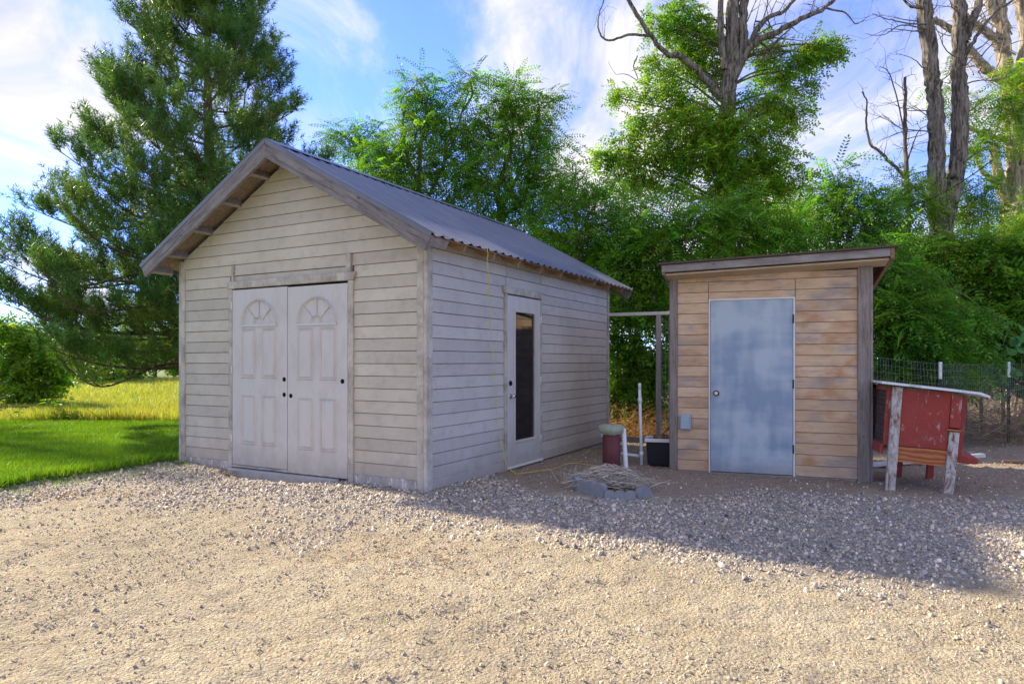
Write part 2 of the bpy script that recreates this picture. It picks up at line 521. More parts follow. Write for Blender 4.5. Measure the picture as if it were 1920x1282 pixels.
plain('brass', (0.55, 0.48, 0.36), 0.3, 0.5, 0.9, var=0.1)
plain('chrome', (0.7, 0.7, 0.7), 0.2, 0.5, 1.0, var=0.05)
plain('box_grey', (0.33, 0.41, 0.47), 0.5, 0.4, var=0.1)
plain('frame_white', (0.68, 0.66, 0.62), 0.5, 0.4, var=0.15)
plain('yellow_cord', (0.62, 0.56, 0.06), 0.5, 0.4, var=0.1)
plain('wire', (0.26, 0.28, 0.27), 0.5, 0.5, 0.5, var=0.1)
plain('post_green', (0.020, 0.032, 0.026), 0.6, 0.3)
plain('post_white', (0.78, 0.79, 0.80), 0.6, 0.3, var=0.06)
plain('cable', (0.03, 0.03, 0.03), 0.6, 0.3)
plain('roof_felt', (0.10, 0.075, 0.055), 0.95, 0.1, var=0.4, scale=30)
plain('old_white_wood', (0.55, 0.53, 0.49), 0.85, 0.2, var=0.35, scale=9)

def glass_dark():
    t = NT('dark_glass', 0.04, 0.5)
    t.color((0.012, 0.013, 0.016))
    MAT['dark_glass'] = t.m
glass_dark()

def leaf_mat(name, c1, c2, trans=0.38, tint=(1.3, 1.3, 0.6)):
    # thin two-sided leaf: diffuse + translucent + faint gloss; 'Col' carries each leaf's own tint
    t = NT(name, 0.5, 0.25)
    v = t.coord()
    f = t.noise(v, 0.9, 3, 0.6)
    c = t.mix(t.ramp(f, (0.35, 0.0), (0.65, 1.0)), c1, c2)
    c = t.mix(1.0, c, t.attr('Col'), 'MULTIPLY')
    t.color(c); t.rough(0.45)
    tr = t.n('ShaderNodeBsdfTranslucent')
    t.put(t.mix(1.0, c, tint, 'MULTIPLY'), tr.inputs[0])
    ms = t.n('ShaderNodeMixShader'); ms.inputs[0].default_value = trans
    out = t.t.nodes['Material Output']
    t.t.links.new(t.b.outputs[0], ms.inputs[1]); t.t.links.new(tr.outputs[0], ms.inputs[2])
    t.t.links.new(ms.outputs[0], out.inputs[0])
    MAT[name] = t.m
leaf_mat('locust_leaf', (0.105, 0.275, 0.028), (0.19, 0.36, 0.034), 0.52)
leaf_mat('locust_leaf_yellow', (0.145, 0.305, 0.028), (0.245, 0.38, 0.036), 0.52)
leaf_mat('locust_leaf_cool', (0.10, 0.25, 0.036), (0.175, 0.325, 0.040), 0.52, (1.2, 1.35, 0.6))
leaf_mat('shrub_leaf', (0.105, 0.255, 0.030), (0.19, 0.345, 0.036), 0.54)
leaf_mat('vine_leaf', (0.07, 0.22, 0.055), (0.09, 0.26, 0.05), 0.35)
leaf_mat('pine_needle', (0.065, 0.165, 0.036), (0.14, 0.235, 0.040), 0.32, (1.3, 1.3, 0.5))
leaf_mat('spruce_needle', (0.025, 0.075, 0.030), (0.04, 0.10, 0.035), 0.2)
leaf_mat('lawn_blade', (0.105, 0.235, 0.018), (0.16, 0.29, 0.022), 0.45, (1.3, 1.3, 0.35))
leaf_mat('field_blade', (0.26, 0.34, 0.07), (0.37, 0.40, 0.11), 0.45, (1.3, 1.2, 0.4))
leaf_mat('dry_straw', (0.56, 0.49, 0.38), (0.66, 0.59, 0.48), 0.15, (1, 1, 1))
leaf_mat('dry_brush', (0.30, 0.22, 0.14), (0.38, 0.30, 0.20), 0.2, (1, 1, 1))

def bark(name, c1, c2, dark, sz=18):
    t = NT(name, 0.95, 0.1)
    v = t.coord((1, 1, 0.14)); n = t.noise(v, sz, 6, 0.7, 0.8)
    b = t.noise(t.coord(), 2.0, 4)
    c = t.mix(b, c1, c2)
    c = t.mix(t.ramp(n, (0.40, 1.0), (0.58, 0.0)), c, dark)
    t.color(c); t.bump(n, 0.9, 0.03)
    MAT[name] = t.m
bark('locust_bark', (0.24, 0.205, 0.17), (0.32, 0.28, 0.235), (0.06, 0.048, 0.038))
bark('old_bark', (0.44, 0.37, 0.28), (0.50, 0.43, 0.33), (0.16, 0.12, 0.085), 14)
bark('pine_bark', (0.22, 0.15, 0.10), (0.27, 0.20, 0.14), (0.07, 0.05, 0.035), 14)
bark('twig_bark', (0.20, 0.16, 0.12), (0.26, 0.21, 0.17), (0.10, 0.08, 0.06), 30)

def ground_mat():
    # sandy dirt, with grey stone fines where the loose gravel lies; 'Col' red = gravel share, green = bare brown soil
    t = NT('yard_dirt', 0.95, 0.1)
    v = t.coord()
    n1 = t.noise(v, 0.9, 5, 0.6); n2 = t.noise(v, 16, 6, 0.7); n3 = t.noise(v, 120, 4, 0.7)
    sand = t.mix(t.ramp(n1, (0.35, 0.0), (0.68, 1.0)), (0.56, 0.465, 0.30), (0.70, 0.60, 0.41))
    sand = t.mix(t.math('MULTIPLY', t.ramp(n2, (0.44, 0.0), (0.7, 1.0)), 0.55), sand, (0.26, 0.195, 0.12))
    pt = t.ramp(t.noise(v, 0.55, 4, 0.55), (0.44, 0.0), (0.62, 1.0))
    sand = t.mix(t.math('MULTIPLY', pt, 0.5), sand, (0.45, 0.37, 0.25))
    at_ = t.attr('Col')
    sx = t.n('ShaderNodeSeparateColor'); t.t.links.new(at_, sx.inputs[0])
    peb = t.voro(v, 55, out='Color')
    ps = t.n('ShaderNodeSeparateColor'); t.t.links.new(peb, ps.inputs[0])
    fines = t.ramp(ps.outputs[0], (0.0, (0.21, 0.19, 0.17)), (0.4, (0.40, 0.365, 0.32)), (0.75, (0.52, 0.46, 0.38)), (1.0, (0.64, 0.59, 0.52)))
    soil = t.mix(n2, (0.36, 0.275, 0.19), (0.51, 0.405, 0.29))
    c = t.mix(sx.outputs[1], sand, soil)
    c = t.mix(t.math('MULTIPLY', sx.outputs[0], 0.85), c, fines)
    sp = t.ramp(ps.outputs[1], (0.86, 0.0), (0.90, 1.0))
    c = t.mix(t.math('MULTIPLY', sp, 0.55), c, fines)
    c = t.mix(t.math('MULTIPLY', t.ramp(n3, (0.48, 0.0), (0.64, 1.0)), 0.62), c, (0.17, 0.125, 0.08))
    t.color(c)
    h = t.math('ADD', t.math('MULTIPLY', n2, 0.6), t.math('MULTIPLY', n3, 0.5))
    h = t.math('SUBTRACT', h, t.math('MULTIPLY', t.voro(v, 55), 0.5))
    t.bump(h, 1.0, 0.035)
    MAT['yard_dirt'] = t.m
    t = NT('stone', 0.85, 0.25)
    c = t.mix(t.math('MULTIPLY', t.noise(t.coord(), 130, 3), 0.35), t.attr('Col'), (0.12, 0.11, 0.10))
    t.color(c)
    MAT['stone'] = t.m
    t = NT('lawn_soil', 0.95, 0.1); v = t.coord()
    t.color(t.mix(t.noise(v, 7, 5), (0.08, 0.16, 0.018), (0.125, 0.21, 0.024)))
    t.bump(t.noise(v, 50, 4), 0.6, 0.03)
    MAT['lawn_soil'] = t.m
    t = NT('field_soil', 0.95, 0.1); v = t.coord()
    c = t.mix(t.noise(t.coord((0.25, 1, 1)), 0.9, 5), (0.21, 0.30, 0.05), (0.31, 0.36, 0.08))
    t.color(c); t.bump(t.noise(v, 14, 4), 0.8, 0.08)
    MAT['field_soil'] = t.m
    t = NT('far_land', 0.95, 0.1); v = t.coord((0.15, 1, 1))
    t.color(t.ramp(t.noise(v, 0.06, 4), (0.35, (0.12, 0.20, 0.03)), (0.5, (0.24, 0.22, 0.11)), (0.62, (0.16, 0.25, 0.04))))
    MAT['far_land'] = t.m
    t = NT('leaf_litter', 0.95, 0.1); v = t.coord()
    t.color(t.mix(t.noise(v, 6, 5), (0.10, 0.075, 0.04), (0.20, 0.15, 0.085)))
    t.bump(t.noise(v, 30, 5), 0.8, 0.05)
    MAT['leaf_litter'] = t.m
ground_mat()

# ------------------------------------------------------------------ setting: ground, yard, lawn, field
def lawn_edge(y):       # x of the lawn/gravel border at distance y
    return -4.97 + (y - 6.6) * 0.40 + 0.30 * (fbm(np.asarray(y) * 1.9, 0 * np.asarray(y), 4, 3) - 0.5)

def hz(x, y):
    x = np.asarray(x, float); y = np.asarray(y, float)
    z = 0.05 * sstep(-1.0, -4.5, x) - 0.035 * sstep(0.6, 2.2, x)
    z = z + 0.035 * np.exp(-((x + 1.6) ** 2 / 4.0 + (y - 7.0) ** 2 / 1.2))
    z = z + 0.035 * (fbm(x * 0.9, y * 0.9, 3, 4) - 0.5)
    z = z + 0.030 * (fbm(x * 0.7 + y * 0.35, y * 3.6 - x * 1.5, 3, 14) - 0.5) * sstep(6.2, 4.8, y)
    dx, dy = x + 0.848, y - 6.709
    lx = dx * 0.876 - dy * 0.482; ly = dx * 0.482 + dy * 0.876
    z = z - 0.10 * np.exp(-(((lx + 2.05) / 0.70) ** 2 + ((ly + 0.10) / 0.26) ** 2))
    z = z - 0.09 * np.exp(-(((lx + 2.50) / 0.17) ** 2 + ((ly + 0.16) / 0.09) ** 2))
    return z

def fine(x, y):
    n = fbm(x * 9, y * 9, 3, 21) - 0.5
    m = fbm(x * 30, y * 30, 2, 51) - 0.5
    k = fbm(x * 17, y * 17, 2, 91) - 0.5
    return 0.030 * n + 0.030 * k * np.abs(k) * 3 + 0.022 * m

def gravel_mask(x, y):
    """share of loose grey gravel (0..1)"""
    bx = np.array([-9, -4.6, -3.2, -2.2, -1.0, 0.5, 1.7, 3.0, 6.0, 12.0])
    lo = np.array([5.9, 6.0, 6.4, 6.0, 5.35, 4.75, 4.30, 4.0, 3.7, 3.5])
    hi = np.array([13, 13, 13, 13, 9.0, 6.35, 6.60, 6.75, 6.6, 6.4])
    l = np.interp(x, bx, lo); h = np.interp(x, bx, hi)
    wob = (fbm(x * 1.3, y * 1.3, 4, 61) - 0.5) * 2.0
    return sstep(-0.65, 0.65, y - l + wob) * (1 - sstep(-0.3, 0.3, y - h + wob * 0.7))

def soil_mask(x, y):
    w = (fbm(x * 1.1, y * 1.1, 3, 71) - 0.5) * 1.2
    return sstep(-0.3, 0.4, y - 6.5 + w) * sstep(-0.6, 0.3, x + 0.1 + w)

def grid(name, xs, ys, zf, mat, parent=None, colf=None):
    X, Y = np.meshgrid(xs, ys)
    V = np.stack([X, Y, zf(X, Y)], -1).reshape(-1, 3)
    nx = len(xs); ny = len(ys)
    i = (np.arange(ny - 1)[:, None] * nx + np.arange(nx - 1)[None]).ravel()
    F = np.stack([i, i + 1, i + nx + 1, i + nx], -1)
    col = colf(X, Y).reshape(-1, 3) if colf else None
    return tag(mesh_uniform(name, V, F, mat, parent, col=col, smooth=True), kind='structure')

g = np.r_[-1500, -500, -150, -60, -25, -12, -6, 0, 6, 12, 25, 60, 150, 500, 1500]
grid('ground', g, g + 0.0, lambda x, y: -0.16 + 0 * x, MAT['far_land'])
def yard_col(X, Y):
    c = np.zeros(X.shape + (3,)); c[..., 0] = gravel_mask(X, Y); c[..., 1] = soil_mask(X, Y); return c
grid('yard', np.r_[-12, -10, np.arange(-8.4, 9.4, 0.045), 10.5, 12.5, 15], np.r_[-7, -4, -2, -1, 0, 0.6, 1.2, np.arange(1.8, 12.2, 0.038)], lambda x, y: hz(x, y) + fine(x, y), MAT['yard_dirt'], colf=yard_col)

def lawn_sheet():
    V = []; F = []
    ys = np.linspace(2.0, 13.6, 60); n = 30
    for y in ys:
        x1 = float(lawn_edge(y)); x0 = -14.0
        if y > 8.6: x1 = -4.0 + (y - 8.6) * 0.55
        for k in range(n):
            x = x0 + (x1 - x0) * (k / (n - 1)) ** 0.7
            V.append((x, y, float(hz(x, y)) + (0.045 + 0.03 * float(fbm(x, y, 2, 9)) if k < n - 2 else (0.03 if k == n - 2 else -0.03))))
    for j in range(len(ys) - 1):
        for k in range(n - 1):
            F.append((j*n+k, j*n+k+1, (j+1)*n+k+1, (j+1)*n+k))
    return tag(mesh_uniform('lawn', np.array(V), np.array(F), MAT['lawn_soil'], smooth=True), kind='structure')
lawn_sheet()
def field_z(x, y): return 0.02 + 0.10 * (fbm(x * 0.35, y * 0.35, 3, 15) - 0.5) + 0.004 * (y - 14)
grid('field', np.linspace(-48, 2, 70), np.linspace(13.75, 46, 60), field_z, MAT['field_soil'])
grid('woodland_floor', np.linspace(-1.9, 24, 60), np.linspace(11.0, 40, 50), lambda x, y: -0.06 + 0.10 * (fbm(x * 0.5, y * 0.5, 3, 25) - 0.4) - 0.02, MAT['leaf_litter'])
# low far rise of cropland behind the field
def far_rise(x, y): return -0.10 + 1.3 * sstep(46, 120, y) + 0.3 * fbm(x * 0.02, y * 0.02, 2, 5)
grid('far_cropland', np.linspace(-170, 90, 40), np.linspace(46.2, 190, 20), far_rise, MAT['far_land'])

# ------------------------------------------------------------------ grass and gravel (nobody could count them)
def blades(name, X, Y, Z, h, w, mat, lean=0.5, cvar=0.3, label=None, cat='grass'):
    n = len(X)
    a = rng.uniform(0, 2 * np.pi, n); la = rng.uniform(0, 2 * np.pi, n); lm = np.abs(rng.normal(0, lean, n)) * h
    base = np.stack([X, Y, Z], -1)
    side = np.stack([np.cos(a), np.sin(a), 0 * a], -1) * (w / 2)[:, None]
    tip = base + np.stack([np.cos(la) * lm, np.sin(la) * lm, h], -1)
    V = np.stack([base - side, base + side, tip], 1).reshape(-1, 3)
    F = np.arange(3 * n).reshape(-1, 3)
    c = np.clip(1 + rng.normal(0, cvar, n), 0.5, 1.7)
    col = np.repeat(np.stack([c * rng.uniform(0.9, 1.2, n), c, c * 0.9], -1), 3, 0)
    o = mesh_uniform(name, V, F, mat, col=col)
    return tag(o, label, cat, kind='stuff')

n = 150000
y = 5.8 + (13.6 - 5.8) * rng.random(n) ** 1.15
x = -0.82 * y + rng.random(n) * (0.82 * y - 3.0)
e = np.where(y > 8.5, -4.05 + (y - 8.5) * 0.55, lawn_edge(y) + np.abs(rng.normal(0, 0.06, n)) - 0.02)
keep = x < e
x, y = x[keep], y[keep]
tuft = 1 + 0.9 * np.exp(-np.abs(x - e[keep]) / 0.12)
blades('lawn_grass', x, y, hz(x, y) + 0.05, rng.uniform(0.035, 0.075, len(x)) * tuft, np.full(len(x), 0.009), MAT['lawn_blade'], 0.6, 0.22,
       'short bright green mown lawn grass left of the gable shed')
n = 70000
y = 13.8 + 30 * rng.random(n) ** 1.6
x = -0.80 * y + rng.random(n) * (0.80 * y - 0.30 * y)
blades('field_grass', x, y, field_z(x, y), rng.uniform(0.06, 0.16, n) * (1 + 0.02 * y), 0.016 * y / 13, MAT['field_blade'], 0.7, 0.2,
       'sunlit yellow green field grass beyond the lawn')
n = 16000      # rank unmown strip between lawn and field
y = 13.7 + np.abs(rng.normal(0, 0.45, n))
x = rng.uniform(-11.8, -3.0, n)
hh = (0.12 + 0.42 * fbm(x * 1.4, y, 2, 33)) * rng.uniform(0.5, 1.2, n) * np.exp(-(y - 13.7) / 1.4)
blades('tall_grass', x, y, 0.0 + 0 * x, hh, np.full(n, 0.016), MAT['field_blade'], 0.35, 0.35,
       'tall unmown grass strip along the edge of the field')
n = 700
y = rng.uniform(5.8, 8.3, n); x = lawn_edge(y) + np.abs(rng.normal(0, 0.35, n))
blades('stray_grass', x, y, hz(x, y), rng.uniform(0.02, 0.06, n), np.full(n, 0.008), MAT['lawn_blade'], 0.7, 0.3,
       'stray grass sprigs creeping into the gravel beside the lawn')

def chaff():
    n = 7000
    y = 2.3 + 4.2 * rng.random(n) ** 0.8; x = (rng.random(n) * 2 - 1) * 0.84 * y
    k = rng.random(n) < sstep(0.42, 0.62, fbm(x * 1.5, y * 1.5, 3, 44)); x, y = x[k], y[k]; n = len(x)
    z = hz(x, y) + fine(x, y) + 0.009
    a = rng.uniform(0, 2 * np.pi, n); l = rng.uniform(0.015, 0.05, n); w = rng.uniform(0.0015, 0.003, n)
    d = np.stack([np.cos(a), np.sin(a), rng.normal(0, 0.12, n)], -1) * l[:, None]; sd_ = np.stack([-np.sin(a), np.cos(a), 0 * a], -1) * w[:, None]
    b = np.stack([x, y, z], -1)
    V = np.stack([b - sd_, b + sd_, b + d], 1).reshape(-1, 3)
    c = np.repeat(rng.uniform(0.5, 1.3, (n, 1)) * np.array([[1.0, 0.93, 0.75]]), 3, 0)
    tag(mesh_uniform('chaff', V, np.arange(3 * n).reshape(-1, 3), MAT['dry_straw'], col=c), 'bits of dry straw and chaff strewn over the sandy dirt', 'litter', kind='stuff')
chaff()
def rocks(name, X, Y, S, label, near=False, embed=0.35, sandy=0.0):
    n = len(X)
    # pebble: four-sided base ring below the ground line, narrower ring on top, shaded smooth
    c4 = [(1, 0), (0, 1), (-1, 0), (0, -1)]
    T = np.array([(a, b, -0.35) for a, b in c4] + [(a * 0.62 - b * 0.25, b * 0.62 + a * 0.25, 0.85) for a, b in c4], float)
    TF = np.array([(0,1,5,4),(1,2,6,5),(2,3,7,6),(3,0,4,7),(4,5,6,7)])
    k = len(T)
    V = T[None] * (1 + rng.normal(0, 0.16, (n, k, 1)))
    V = V * (S[:, None] * np.stack([rng.uniform(0.8, 1.3, n), rng.uniform(0.65, 1.0, n), rng.uniform(0.5, 0.95, n)], -1))[:, None, :]
    a = rng.uniform(0, 2 * np.pi, n); ca, sa = np.cos(a)[:, None], np.sin(a)[:, None]
    tx = rng.normal(0, 0.35, n)[:, None]
    x1 = V[..., 0]; y1 = V[..., 1]; z1 = V[..., 2] + tx * V[..., 0]
    V = np.stack([x1 * ca - y1 * sa + X[:, None], x1 * sa + y1 * ca + Y[:, None], z1 + (hz(X, Y) + fine(X, Y) + S * embed)[:, None]], -1).reshape(-1, 3)
    F = (TF[None] + (np.arange(n) * k)[:, None, None]).reshape(-1, 4)
    pal = np.array([(0.30,0.29,0.28),(0.19,0.19,0.20),(0.40,0.38,0.35),(0.24,0.25,0.28),(0.46,0.42,0.36),(0.12,0.12,0.13),(0.36,0.29,0.22),(0.58,0.56,0.53),(0.33,0.31,0.30)])
    pr = np.array([.2,.15,.15,.12,.12,.07,.08,.05,.06])
    c = pal[rng.choice(len(pal), n, p=pr / pr.sum())] * rng.uniform(0.6, 1.35, (n, 1))
    tan_c = np.array([(0.64, 0.54, 0.37)]) * rng.uniform(0.6, 1.25, (n, 1))
    c = np.where(rng.random((n, 1)) < sandy, tan_c, c * np.array([[1.80, 1.62, 1.36]]))
    o = mesh_uniform(name, V, F, MAT['stone'], col=np.repeat(c, k, 0), smooth=True)
    return tag(o, label, 'gravel', kind='stuff')

def in_shed(x, y):
    dx, dy = x + 0.848, y - 6.709
    lx = dx * 0.876 - dy * 0.482; ly = dx * 0.482 + dy * 0.876
    a = (lx > -3.66) & (lx < 0.0) & (ly > 0.0) & (ly < 5)
    return a
def scatter(n, y0, y1, pw, dens):
    y = y0 + (y1 - y0) * rng.random(n) ** pw
    x = (rng.random(n) * 2 - 1) * 0.84 * y
    k = (rng.random(n) < dens(x, y)) & ~in_shed(x, y) & (x > lawn_edge(y) - 0.02)
    return x[k], y[k]
x, y = scatter(150000, 3.0, 10.5, 0.9, lambda x, y: np.clip(gravel_mask(x, y) * (0.12 + 1.05 * fbm(x * 1.8, y * 1.8, 3, 95)) * np.interp(x, [0.5, 3.5], [1.0, 0.62]), 0, 1))
rocks('gravel', x, y, rng.uniform(0.006, 0.017, len(x)) * rng.choice([0.8, 1.0, 1.4], len(x), p=[.5, .38, .12]), 'loose grey gravel spread in front of both sheds', False, 0.12, 0.22)
x, y = scatter(46000, 2.3, 5.8, 0.8, lambda x, y: 0.20 + 0.55 * (fbm(x * 2.2, y * 2.2, 3, 81) > 0.52))
rocks('sandy_pebbles', x, y, rng.uniform(0.003, 0.008, len(x)) * rng.choice([0.8, 1.1, 2.0], len(x), p=[.66, .31, .03]), 'small pebbles and clods pressed into the sandy foreground dirt', True, 0.1, 0.82)
x, y = scatter(9000, 5.0, 11.0, 0.9, lambda x, y: 0.15 + 0.6 * (1 - gravel_mask(x, y)))
rocks('scattered_pebbles', x, y, rng.uniform(0.005, 0.013, len(x)), 'sparse pebbles on the brown soil around the well', False, 0.2)

# ------------------------------------------------------------------ grey gable shed
YAW = 0.5033
W, L = 3.686, 4.94
AP, K, OG, OE = 3.66, 0.552, 0.335, 0.315
S1, S2, S3, ZB = 0.9715, 1.8453, 2.75, 0.10
T1, T2, SB = 1.568, 2.448, 0.055
LAP = 0.1278
shed = empty('gable_shed', (-0.848, 6.709, 0.0), -YAW)
tag(shed, 'grey painted lap-sided gable shed with double doors and corrugated metal roof', 'shed')
def zroof(lx): return AP - K * abs(lx + W / 2)
FR = 0.115      # framing thickness below the metal

def front_board(x0, x1, z0, z1, name='siding_board', mat='siding_paint', proud=0.0):
    """lap board on the front wall (local y = 0 plane), clipped under the rakes"""
    pts = []
    lim = lambda z: max(0.0, (AP - FR - z) / K)
    def clip(z):
        h = lim(z); return max(x0, -W/2 - h), min(x1, -W/2 + h)
    a0, b0 = clip(z0); a1, b1 = clip(z1)
    if b0 - a0 < 0.03: return
    if b1 - a1 < 0.02: m = (a1 + b1) / 2; a1, b1 = m - 0.01, m + 0.01
    j = random.uniform(-0.003, 0.003); t0 = 0.027 + proud + j; t1 = 0.021 + proud + j
    MB().hexa([(a0,-t0,z0),(b0,-t0,z0),(b0,0,z0),(a0,0,z0),(a1,-t1,z1),(b1,-t1,z1),(b1,0,z1),(a1,0,z1)]).build(name, MAT[mat], shed)
def side_board(y0, y1, z0, z1, x=0.0, s=1, mat='siding_paint_side'):
    j = random.uniform(-0.003, 0.003); t0 = s * (0.027 + j); t1 = s * (0.021 + j)
    p = [(x,y0,z0),(x+t0,y0,z0),(x+t0,y1,z0),(x,y1,z0),(x,y0,z1),(x+t1,y0,z1),(x+t1,y1,z1),(x,y1,z1)]
    if s < 0: p = [p[1],p[0],p[3],p[2],p[5],p[4],p[7],p[6]]
    MB().hexa(p).build('siding_board', MAT[mat], shed)

# wall core: a shell with real thickness behind the boards
core = MB()
prof = [(-W, 0, -0.1), (0, 0, -0.1), (0, 0, zroof(0) - FR), (-W/2, 0, AP - FR), (-W, 0, zroof(0) - FR)]
core.prism([(a, 0.001, c) for a, b, c in prof], (0, 0.08, 0))
core.prism([(a, L - 0.081, c) for a, b, c in prof], (0, 0.08, 0))
core.box(-0.081, -0.001, 0.082, T1 - 0.01, -0.1, zroof(0) - FR - 0.02)
core.box(-0.081, -0.001, T2 + 0.01, L - 0.082, -0.1, zroof(0) - FR - 0.02)
core.box(-0.081, -0.001, T1 - 0.01, T2 + 0.01, SB + 2.04, zroof(0) - FR - 0.02)
core.box(-W + 0.001, -W + 0.081, 0.082, L - 0.082, -0.1, zroof(0) - FR - 0.02)
core.build('wall', MAT['groove_dark'], shed)
MB().box(-W + 0.1, -0.1, 0.1, L - 0.1, -0.1, 0.03).build('floor_slab', MAT['concrete'], shed)

z = 0.13
ZT = zroof(0) - FR
row = 0
while z < AP - FR - 0.05:
    z1 = z + LAP - 0.0065
    if z < 2.21:
        front_board(-W + 0.066, -S3 - 0.062, z, z1)
        front_board(-S1 + 0.073, -0.078, z, z1)
    elif z < 2.37:
        front_board(-W + 0.066, -S3 - 0.012, z, z1)
        front_board(-S3 + 0.028, -S1 - 0.022, z, z1)
        front_board(-S1 + 0.050, -0.078, z, z1)
    else:
        front_board(-W + 0.03, -0.02 if z > ZT - 0.1 else -0.078, z, z1)
    if z < ZT - 0.05:
        zz = min(z1, ZT - 0.005)
        if z < 2.17:
            side_board(0.062, T1 - 0.062, z, zz); side_board(T2 + 0.048, L - 0.07, z, zz)
        else:
            side_board(0.062, T1 - 0.004, z, zz); side_board(T1 + 0.004, T2 + 0.036, z, zz); side_board(T2 + 0.044, L - 0.07, z, zz)
        side_board(0.06, L - 0.07, z, zz, -W, -1)
    # back wall
    h = max(0.0, (AP - FR - z) / K); a, b = max(-W, -W/2 - h), min(0, -W/2 + h)
    h1 = max(0.02, (AP - FR - z1) / K); a1, b1 = max(-W, -W/2 - h1), min(0, -W/2 + h1)
    MB().hexa([(a,L,z),(b,L,z),(b,L+0.03,z),(a,L+0.03,z),(a1,L,z1),(b1,L,z1),(b1,L+0.013,z1),(a1,L+0.013,z1)]).build('siding_board', MAT['siding_paint'], shed)
    z += LAP; row += 1

front_board(-S3 + 0.028, -S1 - 0.022, 2.236, 2.294)
# skirt boards and concrete footing
MB().box(-W + 0.0, -S3 - 0.06, -0.036, 0, 0.015, 0.128).build('skirt_board', MAT['skirt_paint'], shed, 0.004)
MB().box(-S1 + 0.074, -0.079, -0.036, 0, -0.02, 0.128).build('skirt_board', MAT['skirt_paint'], shed, 0.004)
MB().box(0, 0.037, 0.063, T1 - 0.062, 0.005, 0.128).build('skirt_board', MAT['siding_paint_side'], shed, 0.004)
MB().box(0, 0.037, T2 + 0.048, L - 0.07, 0.02, 0.128).build('skirt_board', MAT['siding_paint_side'], shed, 0.004)
MB().box(-W - 0.02, 0.018, -0.022, 0.0, -0.25, 0.012).box(0.0, 0.020, 0.001, L, -0.25, 0.002).build('footing', MAT['concrete'], shed)
MB().box(-S3 - 0.02, -S1 - 0.12, -0.10, -0.023, -0.25, 0.060).build('door_step', MAT['concrete'], shed, 0.012)
MB().box(-S3 + 0.0, -S1, -0.045, -0.001, 0.070, 0.094).build('threshold', MAT['trim_paint'], shed, 0.003)
# corner boards
for b in ((-0.078, -0.001, -0.042, -0.0005, -0.03, ZT), (-W, -W + 0.066, -0.042, -0.0005, 0.0, ZT),
          (0.0, 0.043, -0.041, 0.061, -0.03, ZT + 0.03), (0.0, 0.043, L - 0.069, L, 0.0, ZT), (-W - 0.043, -W, -0.04, 0.06, 0.0, ZT), (-W - 0.043, -W, L - 0.07, L, 0, ZT)):
    MB().box(*b).build('corner_board', MAT['trim_paint'], shed, 0.003)
# double-door casing
MB().hexa([(-S3-0.062,-0.046,0.02),(-S3-0.004,-0.046,0.02),(-S3-0.004,0,0.02),(-S3-0.062,0,0.02),(-S3-0.062,-0.046,ZB+2.045),(-S3-0.004,-0.046,ZB+2.045),(-S3-0.004,0,ZB+2.045),(-S3-0.062,0,ZB+2.045)]).build('door_casing', MAT['trim_paint'], shed, 0.003)
MB().box(-S1 + 0.004, -S1 + 0.073, -0.046, 0, -0.02, ZB + 2.045).build('door_casing', MAT['trim_paint'], shed, 0.003)
za, zb_ = ZB + 2.047, ZB + 2.132
MB().hexa([(-S3-0.085,-0.055,za),(-S1+0.085,-0.055,za),(-S1+0.085,0,za),(-S3-0.085,0,za),(-S3-0.085,-0.055,zb_),(-S1+0.115,-0.055,zb_),(-S1+0.115,0,zb_),(-S3-0.085,0,zb_)]).build('door_header', MAT['trim_paint'], shed, 0.004)
MB().prism([(-S3-0.010,-0.046,zb_+0.002),(-S3+0.026,-0.046,zb_+0.002),(-S3+0.026,-0.046,zb_+0.186),(-S3-0.010,-0.046,zb_+0.188)], (0,0.045,0)).build('header_stub', MAT['trim_paint'], shed)
MB().prism([(-S1-0.020,-0.052,zb_+0.002),(-S1+0.048,-0.052,zb_+0.002),(-S1+0.048,-0.052,zb_+0.186),(-S1-0.020,-0.052,zb_+0.205)], (0,0.045,0)).build('header_stub', MAT['trim_paint'], shed)
MB().box(-S3 + 0.0, -S1 - 0.0, -0.012, -0.002, ZB, ZB + 2.045).build('door_stop', MAT['black_hole'], shed)

